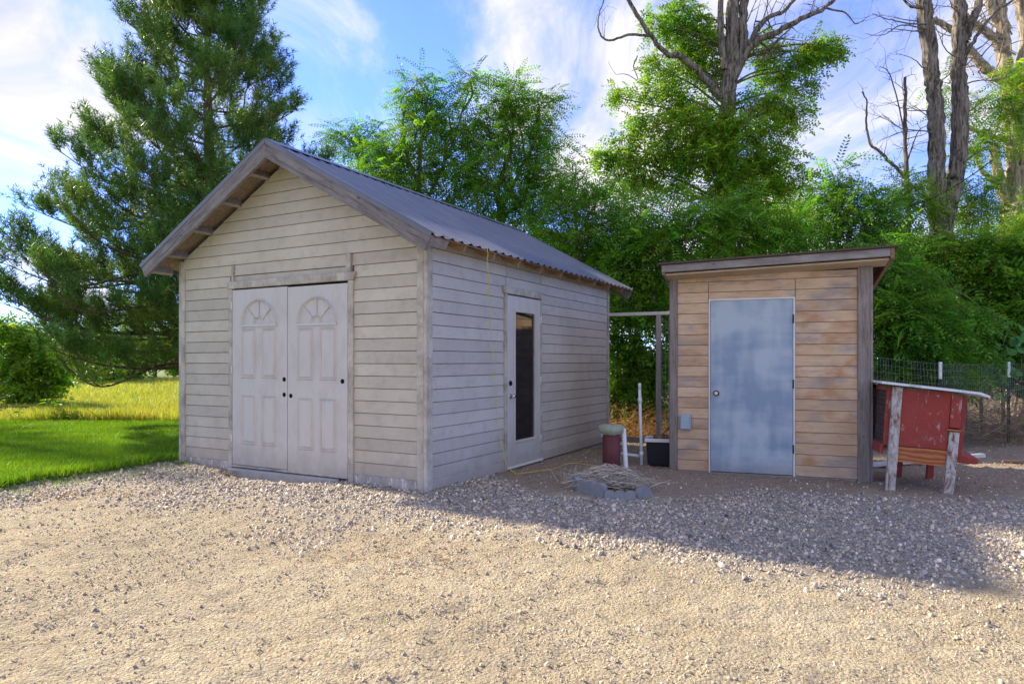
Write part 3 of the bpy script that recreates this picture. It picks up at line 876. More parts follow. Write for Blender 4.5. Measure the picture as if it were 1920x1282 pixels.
def panel_door(x0, x1, z0, tilt, holes):
    """steel six-panel style leaf: four raised panels and a moulded fan light"""
    H = 2.03; w = x1 - x0
    d = empty('door', (x0, -0.016, z0)); d.parent = shed; d.rotation_euler = (0, 0, tilt)
    leaf = MB().box(0, w, -0.028, 0.0, 0, H).build('door_leaf', MAT['door_paint'], d, 0.003)
    cx = w / 2
    def moulded(a, b, c, e):
        m = MB(); t = 0.020; f = -0.0275
        # picture-frame moulding with sloping faces, then the raised field
        o = [(a, c), (b, c), (b, e), (a, e)]
        i1 = [(a+t*.5, c+t*.5), (b-t*.5, c+t*.5), (b-t*.5, e-t*.5), (a+t*.5, e-t*.5)]
        i2 = [(a+t*1.2, c+t*1.2), (b-t*1.2, c+t*1.2), (b-t*1.2, e-t*1.2), (a+t*1.2, e-t*1.2)]
        i3 = [(a+t*2.1, c+t*2.1), (b-t*2.1, c+t*2.1), (b-t*2.1, e-t*2.1), (a+t*2.1, e-t*2.1)]
        vs = [(x, f, z) for x, z in o] + [(x, f-0.014, z) for x, z in i1] + [(x, f-0.0008, z) for x, z in i2] + [(x, f-0.014, z) for x, z in i3]
        fs = []
        for r in range(3):
            for q in range(4):
                p = (q + 1) % 4; fs.append((r*4+q, r*4+p, (r+1)*4+p, (r+1)*4+q))
        fs.append((12, 13, 14, 15))
        m.add(vs, fs).build('door_panel', MAT['door_paint'], d)
    pw = 0.235
    for sx in (-1, 1):
        c = cx + sx * 0.165
        moulded(c - pw/2, c + pw/2, 0.245, 0.815)
        moulded(c - pw/2, c + pw/2, 1.005, 1.575)
    # fan light moulding
    fz = 1.625; ro = 0.285
    fan = MB()
    N = 22
    def arc(r0, r1, y0, y1, a0=0, a1=math.pi):
        vs = []; fs = []
        for k in range(N + 1):
            a = a0 + (a1 - a0) * k / N
            for r, y in ((r1, y0), ((r0+r1)/2, y1), (r0, y0)):
                vs.append((cx + r * math.cos(a), y, fz + r * math.sin(a)))
        for k in range(N):
            for q in range(2):
                fs.append((k*3+q, k*3+q+1, (k+1)*3+q+1, (k+1)*3+q))
        fan.add(vs, fs)
    arc(ro - 0.032, ro, -0.0275, -0.054)
    arc(0.058, 0.086, -0.0275, -0.050)
    fan.hexa([(cx-ro-0.008,-0.046,fz-0.028),(cx+ro+0.008,-0.046,fz-0.028),(cx+ro+0.008,-0.0275,fz-0.028),(cx-ro-0.008,-0.0275,fz-0.028),(cx-ro,-0.040,fz+0.002),(cx+ro,-0.040,fz+0.002),(cx+ro,-0.0275,fz+0.002),(cx-ro,-0.0275,fz+0.002)])
    for a in (math.pi/2, math.pi*0.76, math.pi*0.24):
        u = np.array([math.cos(a), 0, math.sin(a)]); s_ = np.array([-math.sin(a), 0, math.cos(a)]) * 0.009
        c0 = np.array([cx, 0, fz])
        p0, p1 = c0 + u * 0.083, c0 + u * (ro - 0.028)
        y0, y1 = np.array([0, -0.0275, 0]), np.array([0, -0.042, 0])
        fan.hexa([p0-s_+y1, p1-s_+y1, p1-s_+y0, p0-s_+y0, p0+s_+y1, p1+s_+y1, p1+s_+y0, p0+s_+y0])
    fan.build('fan_light', MAT['door_paint'], d)
    for (hx, hz_, r) in holes:
        m = MB(); vs = [(hx + r*math.cos(2*math.pi*k/16), -0.0288, hz_ + r*math.sin(2*math.pi*k/16)) for k in range(16)]
        m.prism(vs, (0, 0.01, 0)).build('bore_hole', MAT['black_hole'], d)
    return d
dl = panel_door(-S3 + 0.004, -S2 - 0.006, ZB, 0.0, ((0.85, 1.00, 0.026), (0.85, 0.83, 0.026)))
dr = panel_door(-S2 + 0.002, -S1 - 0.002, ZB - 0.01, 0.003, ((0.050, 0.83, 0.025), (0.80, 1.00, 0.026)))
for hz0 in (0.25, 1.05, 1.80):
    MB().tube([(-0.004, -0.034, hz0), (-0.004, -0.034, hz0 + 0.10)], 0.008, 8).build('hinge', MAT['frame_white'], dl)

# full-lite side door
sdoor = empty('door', (0.012, T1 + 0.004, SB)); sdoor.parent = shed
def sbox(y0, y1, z0, z1, x0=0.0, x1=0.03): return (x0, x1, y0, y1, z0, z1)
dw = T2 - T1 - 0.008; gy0, gy1, gz0, gz1 = 0.185, dw - 0.165, 0.29, 1.84
m = MB()
m.box(*sbox(0, gy0, 0, 2.03)).box(*sbox(gy1, dw, 0, 2.03)).box(*sbox(gy0, gy1, 0, gz0)).box(*sbox(gy0, gy1, gz1, 2.03))
m.build('door_leaf', MAT['door_paint'], sdoor)
m = MB()
for a in (sbox(gy0-0.03, gy0, gz0-0.03, gz1+0.03, 0.0301, 0.042), sbox(gy1, gy1+0.03, gz0-0.03, gz1+0.03, 0.0301, 0.042),
          sbox(gy0, gy1, gz0-0.03, gz0, 0.0301, 0.042), sbox(gy0, gy1, gz1, gz1+0.03, 0.0301, 0.042)): m.box(*a)
m.build('glass_frame', MAT['door_paint'], sdoor, 0.004)
MB().box(0.010, 0.016, gy0, gy1, gz0, gz1).build('pane', MAT['dark_glass'], sdoor)
kb = MB().tube([(0.03,0.065,0.83),(0.04,0.065,0.83)], 0.030, 14).tube([(0.04,0.065,0.83),(0.062,0.065,0.83),(0.072,0.065,0.83),(0.088,0.065,0.83),(0.098,0.065,0.83)], [0.010,0.012,0.024,0.027,0.016], 14).build('knob', MAT['chrome'], sdoor)
MB().tube([(0.03,0.065,0.985),(0.044,0.065,0.985),(0.05,0.065,0.985)], [0.031,0.029,0.02], 14).build('deadbolt', MAT['black_hole'], sdoor)
for hz0 in (0.2, 0.95, 1.72):
    MB().tube([(0.036, dw + 0.004, hz0), (0.036, dw + 0.004, hz0 + 0.1)], 0.008, 8).build('hinge', MAT['frame_white'], sdoor)
MB().box(0.0, 0.046, T1 - 0.060, T1 - 0.001, 0.0, SB + 2.045).build('door_casing', MAT['trim_paint'], shed, 0.003)
MB().box(0.0, 0.046, T2 + 0.004, T2 + 0.046, 0.0, SB + 2.045).build('door_casing', MAT['trim_paint'], shed, 0.003)
z0 = SB + 2.047
MB().hexa([(0,T1-0.085,z0),(0.055,T1-0.085,z0),(0.055,T2+0.07,z0),(0,T2+0.07,z0),(0,T1-0.11,z0+0.085),(0.055,T1-0.11,z0+0.085),(0.055,T2+0.07,z0+0.085),(0,T2+0.07,z0+0.085)]).build('door_header', MAT['trim_paint'], shed, 0.004)
MB().box(0.0, 0.075, T1 - 0.02, T2 + 0.02, SB - 0.030, SB - 0.004).build('threshold', MAT['frame_white'], shed, 0.004)

# roof: corrugated sheets, ridge cap, barge boards, rafters, lookouts
nrm = np.array([K, 0, 1.0]) / math.hypot(K, 1)
def roof_pt(side, s, y, up):        # s = horizontal distance from the ridge
    return (-W/2 + side * (s + up * K / math.hypot(1, K)), y, AP - K * s + up / math.hypot(1, K))
SL = W/2 + OE
def sheet(side, y0, y1, lift, s1):
    PT = 0.165; ns = 5
    N = int((y1 - y0) / 0.009)
    V = []; F = []
    for layer in (0, 1):
        for q in range(N + 1):
            y = y0 + (y1 - y0) * q / N
            w_ = (0.5 + 0.5 * math.cos(2 * math.pi * y / PT)) ** 2.2
            for k in range(ns):
                s = 0.01 + (s1 - 0.01) * k / (ns - 1)
                V.append(roof_pt(side, s, y, 0.020 * w_ - 0.010 + lift + 0.0015 * layer))
    o = (N + 1) * ns
    for i in range(N):
        for k in range(ns - 1):
            a = i*ns + k
            q = (a, a + ns, a + ns + 1, a + 1)
            F.append(q if side < 0 else q[::-1])
            q2 = tuple(x + o for x in q); F.append(q2[::-1] if side < 0 else q2)
        a = i*ns + ns - 1; F.append((a, a + ns, a + ns + o, a + o))
    return mesh_uniform('roof_sheet', np.array(V), np.array(F), MAT['roof_metal'], shed, smooth=True)
ya, yb = -OG - 0.015, L + OG
edges = np.linspace(ya, yb, 9)
for side in (1, -1):
    for i in range(8):
        sheet(side, edges[i], edges[i+1] + (0.07 if i < 7 else 0), 0.0 + 0.003 * (i % 2), SL + random.uniform(-0.008, 0.012))
m = MB()
for side in (1, -1):
    p = [roof_pt(side, 0.0, ya - 0.01, 0.020), roof_pt(side, 0.13, ya - 0.01, 0.018), roof_pt(side, 0.13, yb, 0.018), roof_pt(side, 0.0, yb, 0.020)]
    q = [roof_pt(side, 0.0, ya - 0.01, 0.024), roof_pt(side, 0.13, ya - 0.01, 0.022), roof_pt(side, 0.13, yb, 0.022), roof_pt(side, 0.0, yb, 0.024)]
    m.hexa(p + q)
m.build('ridge_cap', MAT['roof_metal'], shed)
for side in (1, -1):        # folded metal rake flashing over the barge board
    p = lambda s, y, u: roof_pt(side, s, y, u)
    y0 = -OG - 0.028
    MB().hexa([p(0.0,y0,-0.028),p(SL+0.01,y0,-0.028),p(SL+0.01,y0+0.003,-0.028),p(0.0,y0+0.003,-0.028),p(0.0,y0,0.020),p(SL+0.01,y0,0.020),p(SL+0.01,y0+0.003,0.020),p(0.0,y0+0.003,0.020)]
              ).hexa([p(0.0,y0,0.0155),p(SL+0.01,y0,0.0155),p(SL+0.01,y0+0.06,0.0155),p(0.0,y0+0.06,0.0155),p(0.0,y0,0.0195),p(SL+0.01,y0,0.0195),p(SL+0.01,y0+0.06,0.0195),p(0.0,y0+0.06,0.0195)]
              ).build('rake_flashing', MAT['roof_metal'], shed)
    for y0, y1, nm in ((-OG - 0.022, -OG + 0.018, 'barge_board'), (L + OG - 0.04, L + OG - 0.002, 'barge_board')):
        a, b = 0.0, SL + 0.005; d0, d1 = -0.165, -0.014
        o = MB().hexa([p(a + (0.0),y0,d0),p(b,y0,d0),p(b,y1,d0),p(a,y1,d0),p(a,y0,d1),p(b,y0,d1),p(b,y1,d1),p(a,y1,d1)])
        # plumb cut at the ridge
        vv = [list(v) for v in o.v]
        for i in (0, 3, 4, 7):
            if (vv[i][0] + W/2) * side < 0 or i in (0, 3):
                dx = -W/2 - vv[i][0]; vv[i][0] = -W/2; vv[i][2] -= K * side * dx
        o.v = [tuple(v) for v in vv]
        o.build(nm, MAT['barge_right' if side > 0 else 'barge_left'], shed, 0.003)
    # roof boards seen from below at the front overhang, and lookout blocks
    MB().hexa([p(0.02,-OG+0.019,-0.030),p(SL-0.02,-OG+0.019,-0.030),p(SL-0.02,L+OG-0.045,-0.030),p(0.02,L+OG-0.045,-0.030),p(0.02,-OG+0.019,-0.014),p(SL-0.02,-OG+0.019,-0.014),p(SL-0.02,L+OG-0.045,-0.014),p(0.02,L+OG-0.045,-0.014)]).build('roof_deck', MAT['under_deck'], shed)
    for s in (0.35, 0.82, 1.32, 1.78, SL - 0.06):
        MB().hexa([p(s,-OG+0.02,-0.118),p(s+0.04,-OG+0.02,-0.118),p(s+0.04,-0.002,-0.118),p(s,-0.002,-0.118),p(s,-OG+0.02,-0.032),p(s+0.04,-OG+0.02,-0.032),p(s+0.04,-0.002,-0.032),p(s,-0.002,-0.032)]).build('lookout', MAT['grey_wood'], shed)
    for i in range(9):
        y = 0.30 + i * 0.58
        if y > L: break
        MB().hexa([p(W/2-0.05,y,-0.135),p(SL-0.03,y,-0.105),p(SL-0.03,y+0.042,-0.105),p(W/2-0.05,y+0.042,-0.135),p(W/2-0.05,y,-0.032),p(SL-0.03,y,-0.032),p(SL-0.03,y+0.042,-0.032),p(W/2-0.05,y+0.042,-0.032)]).build('rafter_tail', MAT['rafter_wood'], shed)

def shed_pt(lx, ly, z):
    return np.array([-0.848 + lx * 0.876 + ly * 0.482, 6.709 - lx * 0.482 + ly * 0.876, z])

# yellow cord: from the eave down the wall and out over the ground to the well
cp = []
for lx_, px, zc in ((0.327, 914, 2.475), (0.312, 914, 2.40), (0.20, 917, 2.0), (0.13, 921, 1.6), (0.10, 926, 1.2), (0.08, 932, 0.8), (0.09, 938, 0.45), (0.14, 948, 0.16)):
    u = (px - 960) / FPX      # where that sight line meets the plane lx_ off the wall
    ly_ = (u * (6.709 - lx_ * 0.482) - (-0.848 + lx_ * 0.876)) / (0.482 - u * 0.876)
    cp.append(shed_pt(lx_, ly_, zc))
for (px, py) in ((965, 889), (990, 888), (1015, 884), (1040, 880), (1060, 872), (1080, 869), (1095, 872), (1120, 875)):
    Y = FPX * (CAM_H - 0.02) / (py - HOR); q = at(px, py, Y); q[2] = float(hz(q[0], q[1])) + 0.025; cp.append(q)
P = smooth_path(cp, 10)
P[8:-8, 0] += 0.006 * np.sin(np.arange(len(P))[8:-8] * 0.9)
tag(MB().tube(P, 0.0042, 6).build('extension_cord', MAT['yellow_cord']), 'thin yellow extension cord hanging from the eave beside the glazed door', 'cord')

# ------------------------------------------------------------------ tan pump house with the blue steel door
BY = math.atan2(-0.349, 0.937)
bo = np.array([2.39, 8.22]) - 0.48 * np.array([0.937, -0.349])
pump = empty('pump_house', (bo[0], bo[1], -0.03), BY)
tag(pump, 'small tan wood-sided shed with blue steel door and sloping roof', 'shed')
BW, BD = 2.19, 2.0
D0, D1 = 0.48, 1.398
BH = 2.36
MB().box(0.02, BW-0.02, 0.0, 0.07, 0.0, BH).box(0.02, 0.09, 0.071, BD-0.071, 0, BH-0.22).box(BW-0.09, BW-0.02, 0.071, BD-0.071, 0, BH-0.22).box(0.02, BW-0.02, BD-0.07, BD, 0, BH-0.22).build('wall', MAT['rafter_wood'], pump)
def tan(x0, x1, z0, z1, sag=0.0):
    j = random.uniform(-0.0015, 0.0015)
    MB().hexa([(x0,-0.025+j,z0),(x1,-0.025+j,z0+sag),(x1,0,z0+sag),(x0,0,z0),(x0,-0.020+j,z1),(x1,-0.020+j,z1+sag),(x1,0,z1+sag),(x0,0,z1)]).build('siding_board', MAT['tan_siding'], pump)
z = 0.015; BL = 0.1262
while z < BH - 0.02:
    z1 = min(z + BL - 0.006, BH)
    if z < 2.02:
        tan(0.095, D0 - 0.022, z, z1); tan(D1 + 0.024, BW - 0.125, z, z1)
    elif z < 2.2:
        tan(0.095, D0 - 0.025, z, z1); tan(D0 - 0.018, D1 + 0.02, z, z1); tan(D1 + 0.027, BW - 0.125, z, z1)
    else:
        tan(0.095, BW - 0.125, z, z1)
    z += BL
z = 0.015
while z < BH - 0.25:        # left and right walls
    for x, s in ((0.02, -1), (BW - 0.02, 1)):
        p = [(x,0.02,z),(x+s*0.024,0.02,z),(x+s*0.024,BD,z),(x,BD,z),(x,0.02,z+BL+.004),(x+s*0.010,0.02,z+BL+.004),(x+s*0.010,BD,z+BL+.004),(x,BD,z+BL+.004)]
        if s < 0: p = [p[1],p[0],p[3],p[2],p[5],p[4],p[7],p[6]]
        MB().hexa(p).build('siding_board', MAT['tan_siding'], pump)
    z += BL
MB().box(0.0, 0.094, -0.052, 0.02, -0.02, BH).build('corner_post', MAT['grey_post'], pump, 0.004)
MB().box(BW - 0.124, BW - 0.004, -0.052, 0.02, -0.05, BH + 0.02).build('corner_post', MAT['grey_post'], pump, 0.004)
MB().box(BW - 0.002, BW + 0.028, -0.040, 0.075, -0.05, BH + 0.02).build('corner_trim', MAT['grey_post'], pump, 0.003)
MB().box(0.10, BW - 0.13, -0.034, 0.0, -0.10, 0.012).build('sill_beam', MAT['grey_wood'], pump, 0.004)
# frame and door
m = MB().box(D0-0.020, D0, -0.040, 0.0, 0.0, 2.075).box(D1, D1+0.022, -0.040, 0.0, 0.0, 2.075).box(D0, D1, -0.040, 0.0, 2.052, 2.075)
m.build('door_frame', MAT['frame_white'], pump, 0.003)
pdoor = empty('door', (D0 + 0.004, -0.034, 0.02)); pdoor.parent = pump
MB().box(0, D1 - D0 - 0.008, -0.012, 0.026, 0, 2.028).build('door_leaf', MAT['blue_steel'], pdoor, 0.003)
MB().tube([(0.065,-0.012,0.93),(0.065,-0.018,0.93)], 0.034, 16).build('knob_rose', MAT['black_hole'], pdoor)
MB().tube([(0.065,-0.018,0.93),(0.065,-0.035,0.93),(0.065,-0.045,0.93),(0.065,-0.062,0.93),(0.065,-0.070,0.93)], [0.012,0.013,0.026,0.027,0.015], 14).build('knob', MAT['brass'], pdoor)
for q in (0.25, 1.0, 1.75):
    MB().tube([(D1-D0-0.003,-0.016,q),(D1-D0-0.003,-0.016,q+0.10)], 0.008, 8).build('hinge', MAT['post_green'], pdoor)
# weatherproof outlet
ob = MB().box(0.125, 0.255, -0.075, -0.026, 0.50, 0.69).build('outlet_box', MAT['box_grey'], pump, 0.008)
MB().hexa([(0.135,-0.105,0.515),(0.245,-0.105,0.515),(0.245,-0.076,0.505),(0.135,-0.076,0.505),(0.140,-0.090,0.68),(0.240,-0.090,0.68),(0.240,-0.076,0.685),(0.140,-0.076,0.685)]).build('outlet_cover', MAT['box_grey'], ob, 0.006)
# roof: slopes down towards the back, tips up to the right
def rz_(x, y): return BH + 0.115 + 0.028 * x - 0.13 * (y + 0.30)
def slab(x0, x1, y0, y1, d0, d1, name, mat, bev=0.003):
    p = [(x,y,rz_(x,y)+d) for d in (d0, d1) for x, y in ((x0,y0),(x1,y0),(x1,y1),(x0,y1))]
    return MB().hexa(p).build(name, MAT[mat], pump, bev)
slab(-0.10, BW + 0.235, -0.33, BD + 0.2, 0.0, 0.022, 'roof_sheet', 'roof_felt')
slab(-0.06, BW + 0.16, -0.30, -0.262, -0.086, -0.002, 'fascia_board', 'grey_wood')
slab(BW + 0.162, BW + 0.20, -0.30, BD + 0.15, -0.11, -0.002, 'rake_board', 'rafter_wood')
slab(-0.06, -0.025, -0.26, BD + 0.15, -0.10, -0.002, 'rake_board', 'grey_wood')
slab(-0.02, BW + 0.155, -0.260, 0.0, -0.118, -0.095, 'soffit_board', 'soffit_wood')
for q in range(5):
    x0 = 0.05 + q * 0.5
    slab(x0, x0 + 0.04, 0.08, BD + 0.1, -0.09, -0.004, 'rafter', 'rafter_wood')

# ------------------------------------------------------------------ red rabbit hutch
hut = empty('rabbit_hutch', (3.90, 7.16, -0.035), math.atan2(-0.30, 0.954), R(4.0))
tag(hut, 'leaning red peeling wooden rabbit hutch on weathered legs', 'hutch')
HW, HD = 0.66, 0.95
def leg(x0, x1, y0, y1, z0, z1, dx, mat='peeling_leg'):
    MB().hexa([(x0+dx,y0,z0),(x1+dx,y0,z0),(x1+dx,y1,z0),(x0+dx,y1,z0),(x0,y0,z1),(x1,y0,z1),(x1,y1,z1),(x0,y1,z1)]).build('leg', MAT[mat], hut, 0.004)
leg(0.0, 0.092, -0.045, 0.0, -0.02, 1.075, 0.005)
leg(HW - 0.115, HW - 0.025, -0.045, 0.0, -0.06, 0.66, -0.012)
leg(0.27, 0.36, HD - 0.06, HD, -0.05, 0.5, 0.0, 'red_paint')
leg(HW - 0.05, HW + 0.02, HD - 0.06, HD, -0.05, 0.5, 0.0, 'red_paint')
MB().box(0.02, HW - 0.122, -0.020, 0.0, 0.47, 1.06).build('end_panel', MAT['red_paint'], hut)
MB().box(HW - 0.118, HW - 0.022, -0.030, 0.0, 0.70, 1.04).build('panel_board', MAT['red_paint'], hut, 0.003)
MB().box(HW - 0.14, HW - 0.012, -0.062, -0.031, 0.672, 0.688).build('shelf_strip', MAT['bare_ply'], hut)
MB().box(HW - 0.020, HW + 0.03, 0.02, 0.06, 0.40, 1.03).build('corner_stile', MAT['red_paint'], hut, 0.003)
MB().box(-0.04, 0.02, 0.005, 0.045, 0.46, 1.07).build('corner_stile', MAT['red_paint'], hut, 0.003)
MB().box(0.06, HW - 0.09, -0.018, 0.004, 0.30, 0.462).build('lower_board', MAT['bare_ply'], hut)
MB().box(-0.03, HW, 0.05, HD, 0.40, 0.43).build('floor_board', MAT['rafter_wood'], hut)
MB().box(HW - 0.02, HW, 0.062, HD, 0.432, 1.02).build('back_panel', MAT['red_paint'], hut)
MB().box(-0.03, HW - 0.03, HD - 0.02, HD, 0.432, 1.04).build('end_panel', MAT['red_paint'], hut)
MB().box(-0.06, -0.03, 0.02, HD, 0.36, 0.47).build('bottom_rail', MAT['red_paint'], hut, 0.003)
MB().box(-0.055, -0.03, 0.02, HD, 1.03, 1.075).build('top_rail', MAT['red_paint'], hut, 0.003)
MB().hexa([(HW-0.04,0.07,0.34),(HW+0.20,0.10,0.345),(HW+0.20,0.50,0.345),(HW-0.04,0.50,0.34),(HW-0.04,0.07,0.42),(HW+0.20,0.10,0.40),(HW+0.20,0.50,0.43),(HW-0.04,0.50,0.47)]).build('tray', MAT['red_paint'], hut, 0.004)
wm = MB()
for i in range(16):
    y0 = 0.06 + i * 0.055; wm.tube([(-0.036, y0, 0.46), (-0.036, y0, 1.04)], 0.0016, 4, False)
for i in range(11):
    z0 = 0.48 + i * 0.052; wm.tube([(-0.038, 0.05, z0), (-0.038, HD, z0)], 0.0016, 4, False)
wm.build('wire_screen', MAT['wire'], hut)
top = [(-0.12,-0.11),(0.10,-0.115),(0.13,-0.10),(0.16,-0.125),(0.24,-0.13),(0.60,-0.12),(0.74,-0.13),(0.84,-0.15),(0.845,-0.10),(0.80,-0.02),(0.82,0.6),(0.80,1.05),(-0.12,1.05)]
rz2 = lambda x: 1.095 - 0.045 * x - (0.025 if x > 0.83 else 0)
MB().prism([(x, y, rz2(x)) for x, y in top], (0, 0, 0.022)).build('roof_sheet', MAT['white_sheet'], hut)

# ------------------------------------------------------------------ well head, pipes, edging, straw, cooler
wx, wy = 1.11, 7.62
well = empty('well_casing', (wx, wy, float(hz(wx, wy)) - 0.05))
tag(well, 'maroon steel well casing with mossy green cap and white conduit', 'well')
MB().lathe([(0.101, 0.0), (0.101, 0.30), (0.100, 0.575), (0.092, 0.578)], 28).build('casing_pipe', MAT['maroon_pipe'], well)
cap = MB().lathe([(0.108, 0.535), (0.112, 0.540), (0.142, 0.568), (0.146, 0.590), (0.140, 0.615), (0.118, 0.632), (0.06, 0.640), (0.01, 0.642)], 28)
rr = random.Random(3)
cap.v = [(x * (1 + 0.05 * math.sin(3 * math.atan2(y, x)) ), y, z + 0.006 * math.sin(5 * math.atan2(y, x))) for x, y, z in cap.v]
cap.build('cap', MAT['cap_green'], well)
MB().tube(smooth_path([(0.128, -0.02, 0.60), (0.135, -0.03, 0.52), (0.160, -0.06, 0.0)], 5), 0.026, 12).build('conduit', MAT['white_pvc'], well)
MB().box(-0.128, -0.10, -0.050, -0.030, 0.505, 0.545).build('cap_lug', MAT['cap_green'], well, 0.004)

def scallop(px0, py0, px1, py1, n, hgt, label, jit=0.0):
    """length of concrete edging with a row of round-topped scallops, laid between two ground pixels"""
    a = at(px0, py0, FPX * CAM_H / (py0 - HOR)); b = at(px1, py1, FPX * CAM_H / (py1 - HOR))
    d = b - a; ln = math.hypot(d[0], d[1])
    e = empty('edging_block', (a[0], a[1], float(hz(a[0], a[1])) - 0.03), math.atan2(d[1], d[0]), 0, R(jit))
    w = ln / n
    poly = [(0, 0, 0), (ln, 0, 0)]
    for k in range(n - 1, -1, -1):
        for q in range(9):
            t = math.pi * q / 8
            poly.append((w * (k + 0.5) + w * 0.48 * math.cos(t), 0, hgt - 0.24 * w + w * 0.24 * math.sin(t)))
    MB().prism(poly, (0, 0.055, 0)).build('block', MAT['edging_concrete'], e, 0.005)
    tag(e, label, 'edging')
    return e
scallop(1074, 917, 1082, 922, 1, 0.165, 'short end piece of scalloped concrete edging tilted beside the straw', 6)
scallop(1082, 924, 1132, 936, 3, 0.165, 'scalloped concrete edging block with three humps in front of the straw heap', 3)
scallop(1133, 937, 1192, 938, 3, 0.115, 'low sunken concrete edging block under the straw stems', -8)
scallop(1198, 934, 1224, 926, 1, 0.13, 'single round concrete edging piece at the right end of the straw heap', -4)

def straw():
    n = 650; V = []; F = []; C = []
    cx, cy = 1.02, 6.98
    tb = TB()
    for i in range(n):
        x = cx + rng.normal(0, 0.165); y = cy + rng.normal(0, 0.12)
        top = 0.17 * math.exp(-((x - cx) ** 2 / 0.10 + (y - cy) ** 2 / 0.06))
        z = float(hz(x, y)) + 0.03 + rng.random() * top + 0.02
        a = rng.normal(-0.25, 0.6) + (math.pi if rng.random() < 0.5 else 0); l = rng.uniform(0.10, 0.30)
        d = np.array([math.cos(a), math.sin(a) * 0.8, rng.normal(0.0, 0.18)])
        p0 = np.array([x, y, z]); b = np.array([rng.normal(0, .03), rng.normal(0, .03), rng.uniform(0.0, .05)])
        P = np.array([p0 - d * l / 2, p0 + b, p0 + d * l / 2]); P[:, 2] = np.maximum(P[:, 2], float(hz(x, y)) + 0.012)
        tb.add(P, [0.003, 0.0035, 0.0015], 3)
    for i in range(60):     # loose stems standing out behind
        x = cx - 0.25 + rng.normal(0, 0.14); y = cy + 0.25 + rng.normal(0, 0.1)
        d = np.array([rng.normal(0, .1), rng.normal(0, .1), rng.uniform(.05, .22)])
        p = np.array([x, y, float(hz(x, y))])
        tb.add(np.array([p, p + d * 0.6, p + d + [rng.normal(0, .05), 0, -0.02]]), [0.003, 0.002, 0.001], 3)
    V = np.concatenate(tb.V); o = mesh_uniform('straw_heap', V, np.concatenate(tb.F), MAT['dry_straw'], col=np.repeat(rng.uniform(0.7, 1.5, (len(V) // 9, 1)) * np.ones((1, 3)), 9, 0))
    tag(o, 'heap of dry pale straw stems at the foot of the well', 'straw', kind='stuff')
straw()

p = at(1203, 872, 8.62); zg = float(hz(p[0], p[1]))
sp = empty('standpipe', (p[0], p[1], zg))
tag(sp, 'upright white plastic standpipe beside the dark cooler', 'pipe')
MB().tube([(0, 0, -0.05), (-0.012, 0, 0.5), (-0.025, 0, 0.98)], 0.019, 12).build('pipe', MAT['white_pvc'], sp)
MB().lathe([(0.025, 0.80), (0.026, 0.86)], 12, (-0.021, 0, 0)).lathe([(0.025, 0.13), (0.026, 0.18)], 12, (-0.003, 0, 0)).build('coupling', MAT['white_pvc'], sp)
MB().lathe([(0.021, 0.97), (0.021, 1.035), (0.017, 1.045)], 12, (-0.025, 0, 0)).build('pipe_top', MAT['white_pvc'], sp)
a = at(1162, 851, 8.9); b = at(1199, 853, 8.70)
tag(MB().tube([(a[0], a[1], 0.10), (b[0], b[1], 0.095)], 0.020, 10).tube([(a[0]-0.0, a[1], 0.11), (a[0]-0.0, a[1], -0.06)], 0.020, 10).build('water_pipe', MAT['white_pvc']), 'short white plastic pipe running low between well and standpipe', 'pipe')

p = at(1206, 876, 8.62)
cool = empty('cooler', (1.70, 8.66, float(hz(1.8, 8.7))), R(-14))
tag(cool, 'black plastic cooler tub with white rim holding rubbish', 'cooler')
m = MB().hexa([(0.02,0.02,0),(0.50,0.02,0),(0.50,0.34,0),(0.02,0.34,0),(0,0,0.30),(0.52,0,0.30),(0.52,0.36,0.30),(0,0.36,0.30)]).build('tub', MAT['dark_plastic'], cool, 0.012)
m = MB().box(-0.02,0.54,-0.02,0.03,0.302,0.345).box(-0.02,0.54,0.33,0.38,0.302,0.345).box(-0.02,0.03,0.031,0.329,0.302,0.345).box(0.49,0.54,0.031,0.329,0.302,0.345).build('rim', MAT['white_plastic'], cool, 0.006)
m = MB()
for i in range(14):
    x0 = 0.05 + rng.random() * 0.3; y0 = 0.05 + rng.random() * 0.2; s = rng.uniform(0.03, 0.09)
    m.hexa([(x0+dx*s+rng.normal(0,.01), y0+dy*s*.7+rng.normal(0,.01), 0.30+dz*0.06+rng.random()*0.03) for dz in (0,1) for dx,dy in ((0,0),(1,0),(1,1),(0,1))])
m.build('rubbish', MAT['rafter_wood'], cool)
MB().tube([(0.10,0.12,0.30),(0.55,0.30,0.72)], 0.008, 6).build('stick', MAT['twig_bark'], cool)

# gate frame between the sheds
gf = empty('gate_frame', (1.55, 11.02, -0.05), math.atan2(-0.55, 1.25))
tag(gf, 'grey weathered timber gate frame with wire between the two sheds', 'gate frame')
MB().box(0.0, 1.36, -0.03, 0.03, 2.075, 2.125).build('top_rail', MAT['old_white_wood'], gf, 0.004)
px_ = (at(1236, 820, 10.65)[0] - 1.55) / 0.915
MB().box(px_ - 0.036, px_ + 0.036, -0.036, 0.036, 0.0, 2.07).build('post', MAT['pale_post'], gf, 0.005)
MB().box(0.02, px_ - 0.05, -0.02, 0.02, 0.06, 0.15).build('bottom_rail', MAT['grey_wood'], gf, 0.004)
m = MB()
for i in range(12):
    x0 = px_ + 0.05 + i * 0.05; m.tube([(x0, 0.03, 0.05), (x0, 0.03, 2.05)], 0.0016, 4, False)
for i in range(20): m.tube([(px_, 0.032, 0.08 + i * 0.1), (px_ + 0.62, 0.032, 0.08 + i * 0.1)], 0.0016, 4, False)
m.build('wire_mesh', MAT['wire'], gf)

